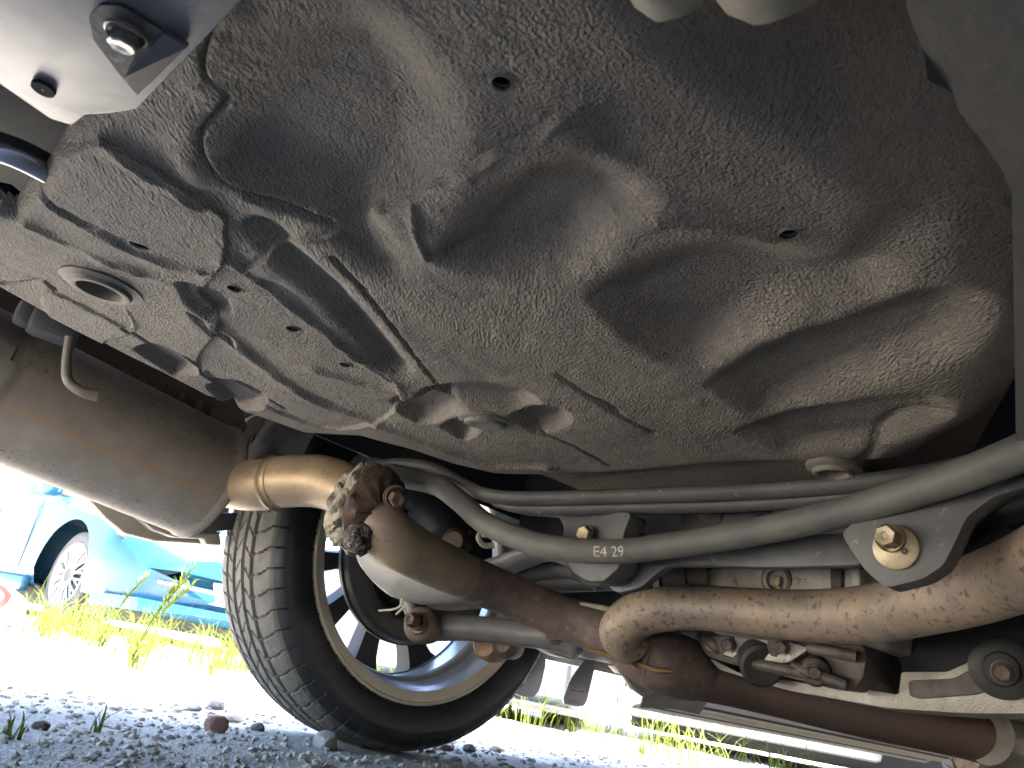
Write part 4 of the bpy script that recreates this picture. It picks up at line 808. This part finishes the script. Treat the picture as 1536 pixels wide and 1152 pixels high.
m_white = paint('white_paint', (.34, .37, .385)); m_silver = paint('silver_paint', (.17, .20, .23), .3); m_red = M('red_lamp', (.45, .02, .02), None, rough=.15); m_wlamp = M('white_lamp', (.8, .78, .78), None, rough=.15)
# white car at the far left: its tail corner with a red lamp
def facing_plate(name, pts, c, th, mat, parent, bev, rnd=.15):      # polygon on the upright plane through c square to the view
    n = c-CAM; n = n[:2]/np.linalg.norm(n[:2]); n3 = np.array([n[0], n[1], 0]); P_ = []
    for p in rounded(pts, rnd): d = ray(*p); P_.append(CAM+d*((c-CAM)@n3)/(d@n3))
    return plate(name, [p-np.array(parent.location) for p in P_], n3*th, mat, parent, bev)
cb = at(20, 900, 3.9)
wc = empty('loose_bumper', (cb[0], cb[1], 0), 'white bumper corner with red lamp lying in the grass at the left edge', 'bumper')
facing_plate('bumper_shell', [(-90, 835), (-10, 858), (44, 903), (30, 934), (0, 942), (-90, 930)], cb, .35, m_white, wc, .03)
lamp = facing_plate('tail_lamp', [(-26, 868), (6, 878), (19, 892), (10, 908), (-26, 918)], at(0, 900, 3.885), .03, m_red, wc, .008)
facing_plate('lamp_lens', [(-20, 880), (0, 884), (7, 894), (2, 901), (-20, 906)], at(0, 900, 3.87), .02, m_wlamp, wc, .006, .3)
facing_plate('bumper_trim', [(-20, 914), (12, 912), (32, 914), (28, 928), (0, 934), (-20, 934)], at(0, 900, 3.88), .03, m_silver, wc, .006)
# low silver trailer behind the tyre's right side
p, q = ground_at(897, 3.55); rx = np.array([q[1], -q[0]])
sv = empty('box_trailer', (p[0]-rx[0]*.76+q[0]*.0, p[1]-rx[1]*.76+q[1]*.0, 0), 'pale silver blue trailer panel standing in grass right of the near tyre', 'trailer', None, math.atan2(q[1], q[0]))
boxy(sv, 1.15, 1.5, .06, .5, .62, m_silver, (.7,), .16)
for s_ in (-.72, .72): box('corner_post', (-.008, s_*.97, .34), (.02, .035, .5), m_silver, sv, .004)
box('tail_board_seam', (-.004, -.62, .33), (.012, .012, .44), m_dark, sv, .002); box('lower_rail', (-.01, 0, .075), (.03, 1.45, .03), m_grey, sv, .005)
# white truck further right
p, q = ground_at(925, 4.2)
wt = empty('parked_truck', (p[0], p[1], 0), 'white truck with three dark openings in its pale bumper at lower right', 'truck', None, math.atan2(-q[0], q[1])-.12)
lx = np.array([math.cos(wt.rotation_euler.z), math.sin(wt.rotation_euler.z)]); ly = np.array([-lx[1], lx[0]])
tb = boxy(wt, 4.6, 1.9, .30, .9, 1.9, m_white, (), .34); wt.location = (p[0]+ly[0]*.95, p[1]+ly[1]*.95, 0)
bb = box('front_bumper', (.60, -.97, .20), (1.2, .12, .20), m_white, wt, .03)
for i in range(3): box('bumper_opening', (.28+.13*i, -1.034, .16), (.105, .012, .07), m_grille, bb, .004)
box('emblem', (.06, -1.034, .235), (.05, .01, .016), m_dark, bb, .002)
box('underbody', (2.2, .05, .20), (4.3, 1.6, .30), m_wdark, wt, .02)  # dark box added so the gap below the bumper looks shaded
for x in (1.9, 3.8):
    road_wheel(wt, x, -.80, .30, -1, 'disc', m_white); road_wheel(wt, x, .80, .30, 1, 'disc', m_white)
box('chassis_rail', (2.3, -.5, .4), (4.2, .1, .14), m_black, wt, .01); box('chassis_rail', (2.3, .5, .4), (4.2, .1, .14), m_black, wt, .01)
box('axle_beam', (1.9, 0, .30), (.14, 1.5, .12), m_rust, wt, .02)
nv = empty('added_shade_van', (-3.2, -2.10, 0), 'unseen dark grey van added to shade the right flank of the overhead car', 'van')  # added out of view to block light coming in from the right
m_dvan = paint('dark_van_paint', (.05, .055, .06), .4)
boxy(nv, 5.2, 1.8, .11, 1.1, 2.1, m_dvan, (.9, 4.1), .32)
# ------------------------------------------------------------------ grass and weeds
m_gr = bpy.data.materials.new('grass_blade'); m_gr.use_nodes = True; N = m_gr.node_tree.nodes; L = m_gr.node_tree.links; bs = N['Principled BSDF']
gi = N.new('ShaderNodeTexNoise'); tc = N.new('ShaderNodeTexCoord'); L.new(tc.outputs['Object'], gi.inputs[0]); gi.inputs['Scale'].default_value = 9
mx = N.new('ShaderNodeMix'); mx.data_type = 'RGBA'; mx.inputs[6].default_value = (.040, .075, .006, 1); mx.inputs[7].default_value = (.11, .125, .022, 1); L.new(gi.outputs[0], mx.inputs[0]); L.new(mx.outputs[2], bs.inputs['Base Color'])
tl_ = N.new('ShaderNodeBsdfTranslucent'); L.new(mx.outputs[2], tl_.inputs[0]); ms = N.new('ShaderNodeMixShader'); ms.inputs[0].default_value = .4; L.new(bs.outputs[0], ms.inputs[1]); L.new(tl_.outputs[0], ms.inputs[2]); L.new(ms.outputs[0], N['Material Output'].inputs[0])
bs.inputs['Roughness'].default_value = .7; bs.inputs['Specular IOR Level'].default_value = .2
def blade(V, F, x, y, h, w, lean, az, z=0, segs=5):
    b = len(V); dx, dy = math.cos(az), math.sin(az); sx, sy = -dy, dx
    for k in range(segs+1):
        t = k/segs; o = lean*h*t*t; zz = z+h*(t-.35*lean*t*t*t); ww = w*(1-t**1.6)*.5+.0003
        V.append((x+dx*o-sx*ww, y+dy*o-sy*ww, zz)); V.append((x+dx*o+sx*ww, y+dy*o+sy*ww, zz))
    for k in range(segs): F.append((b+2*k, b+2*k+1, b+2*k+3, b+2*k+2))
V = []; F = []
def patch(px0, px1, d0, d1, n, h0, h1, ppx=60):
    for k in range(n//8):
        px = random.uniform(px0, px1); d = random.uniform(d0, d1); p, _ = ground_at(px, d)
        for j in range(random.randint(5, 11)):
            x = p[0]+random.gauss(0, .03); y = p[1]+random.gauss(0, .03); blade(V, F, x, y, random.uniform(h0, h1), random.uniform(.0025, .0055), random.uniform(.1, 1.3), random.uniform(0, 6.3), gz(x, y)-.004)
patch(60, 420, 4.2, 5.0, 500, .06, .16); patch(60, 420, 3.2, 4.4, 620, .07, .27); patch(-60, 120, 4.2, 5.2, 120, .06, .2); patch(180, 400, 2.8, 3.3, 110, .04, .16)
patch(720, 930, 3.4, 4.2, 260, .06, .24); patch(950, 1110, 2.7, 3.4, 110, .08, .26); patch(1130, 1250, 2.5, 3.0, 40, .08, .2); patch(420, 720, 3.4, 4.8, 260, .05, .2)
o = mesh('grass', V, F, m_gr, None, True); o['kind'] = 'stuff'
def weed(px, d, h, lean, label, seed, heads=3):
    random.seed(seed); p, q = ground_at(px, d); root = empty('weed', (p[0], p[1], 0), label, 'weed', 'tall seeding weeds in the grass strip'); V = []; F = []
    for k in range(14): blade(V, F, random.gauss(0, .015), random.gauss(0, .015), random.uniform(.06, .16), .007, random.uniform(.2, 1.2), random.uniform(0, 6.3), -.005)
    mesh('leaf_clump', V, F, m_gr, root)
    for s in range(heads):
        ax_ = np.array([q[1], -q[0]])*(lean+random.uniform(-.05, .12)*s); hh = h*random.uniform(.8, 1); pts = [np.array([ax_[0]*hh*t*t, ax_[1]*hh*t*t, hh*t]) for t in np.linspace(0, 1, 5)]
        tube('stem', pts, [.003, .0028, .0024, .002, .0014], m_gr, root, 5, 3); V = []; F = []
        for k in range(22):
            t = .62+.38*k/22; bpt = np.array([ax_[0]*hh*t*t, ax_[1]*hh*t*t, hh*t]); b0 = len(V); blade(V, F, bpt[0], bpt[1], .035, .005, .5, random.uniform(0, 6.3), bpt[2], 3)
        mesh('seed_head', V, F, m_gr, root)
weed(222, 2.5, .30, .28, 'tall green weed with seed heads standing before the blue bumper', 3); weed(170, 3.4, .30, .3, 'thin forked seed stalk rising in front of the fog grille of the blue car', 5, 2)
def sprout(px, py, label, seed):
    random.seed(seed); p = onz(0, px, py); V = []; F = []
    for k in range(7): blade(V, F, random.gauss(0, .004), random.gauss(0, .004), random.uniform(.018, .045), .004, random.uniform(.2, .8), random.uniform(0, 6.3), -.003)
    o = mesh('grass_sprout', V, F, m_gr); o.location = (p[0], p[1], gz(p[0], p[1])); tag(o, label, 'grass sprout')
sprout(146, 1088, 'small green grass sprout in the shaded gravel left of the brown stone', 1); sprout(12, 1108, 'pale grass sprout at the left edge of the shaded gravel', 2)
# countable stones
for a_ in [(322, 1096, 30, m_st_b, 'reddish brown rounded stone alone on the shaded gravel', .9, 1), (62, 1084, 22, m_st_d, 'small dark brown stone near the left edge in the shaded gravel', .6, 2),
           (488, 1122, 36, m_st_g, 'large pale grey angular stone below the tyre', .8, 3), (560, 1118, 32, m_st_t, 'tan block stone touching the underside of the tyre', .6, 4),
           (665, 1126, 28, m_st_r, 'flat reddish stone just right of the tyre contact', .4, 5), (702, 1132, 18, m_st_d, 'dark grey stone beside a dry grass stalk right of the tyre', .8, 6),
           (742, 1130, 18, m_st_t, 'pale tan stone in the sun edge right of the tyre', .6, 7), (142, 1030, 24, m_st_t, 'tan stone on the shadow edge of the left gravel', .5, 8),
           (242, 1022, 24, m_st_t, 'flat tan stone in the sunlit gravel above the brown stone', .4, 9), (266, 1036, 18, m_st_g, 'light grey stone at the shadow line above the brown stone', .7, 10),
           (88, 992, 20, m_st_t, 'tan stone in the sunlit gravel nearest the blue car wheel', .5, 11), (10, 986, 26, m_st_r, 'reddish stone at the left frame edge in sunlit gravel', .4, 12),
           (290, 1062, 22, m_st_g, 'grey angular stone just up and left of the brown stone', .7, 13), (322, 1060, 26, m_st_g, 'grey stone directly above the brown stone', .7, 14), (386, 1096, 18, m_st_d, 'dark stone between the brown stone and the tyre', .7, 15), (345, 1078, 36, m_st_t, 'wide flat brown-grey stone up and right of the brown stone', .35, 16)]: stone(*a_)
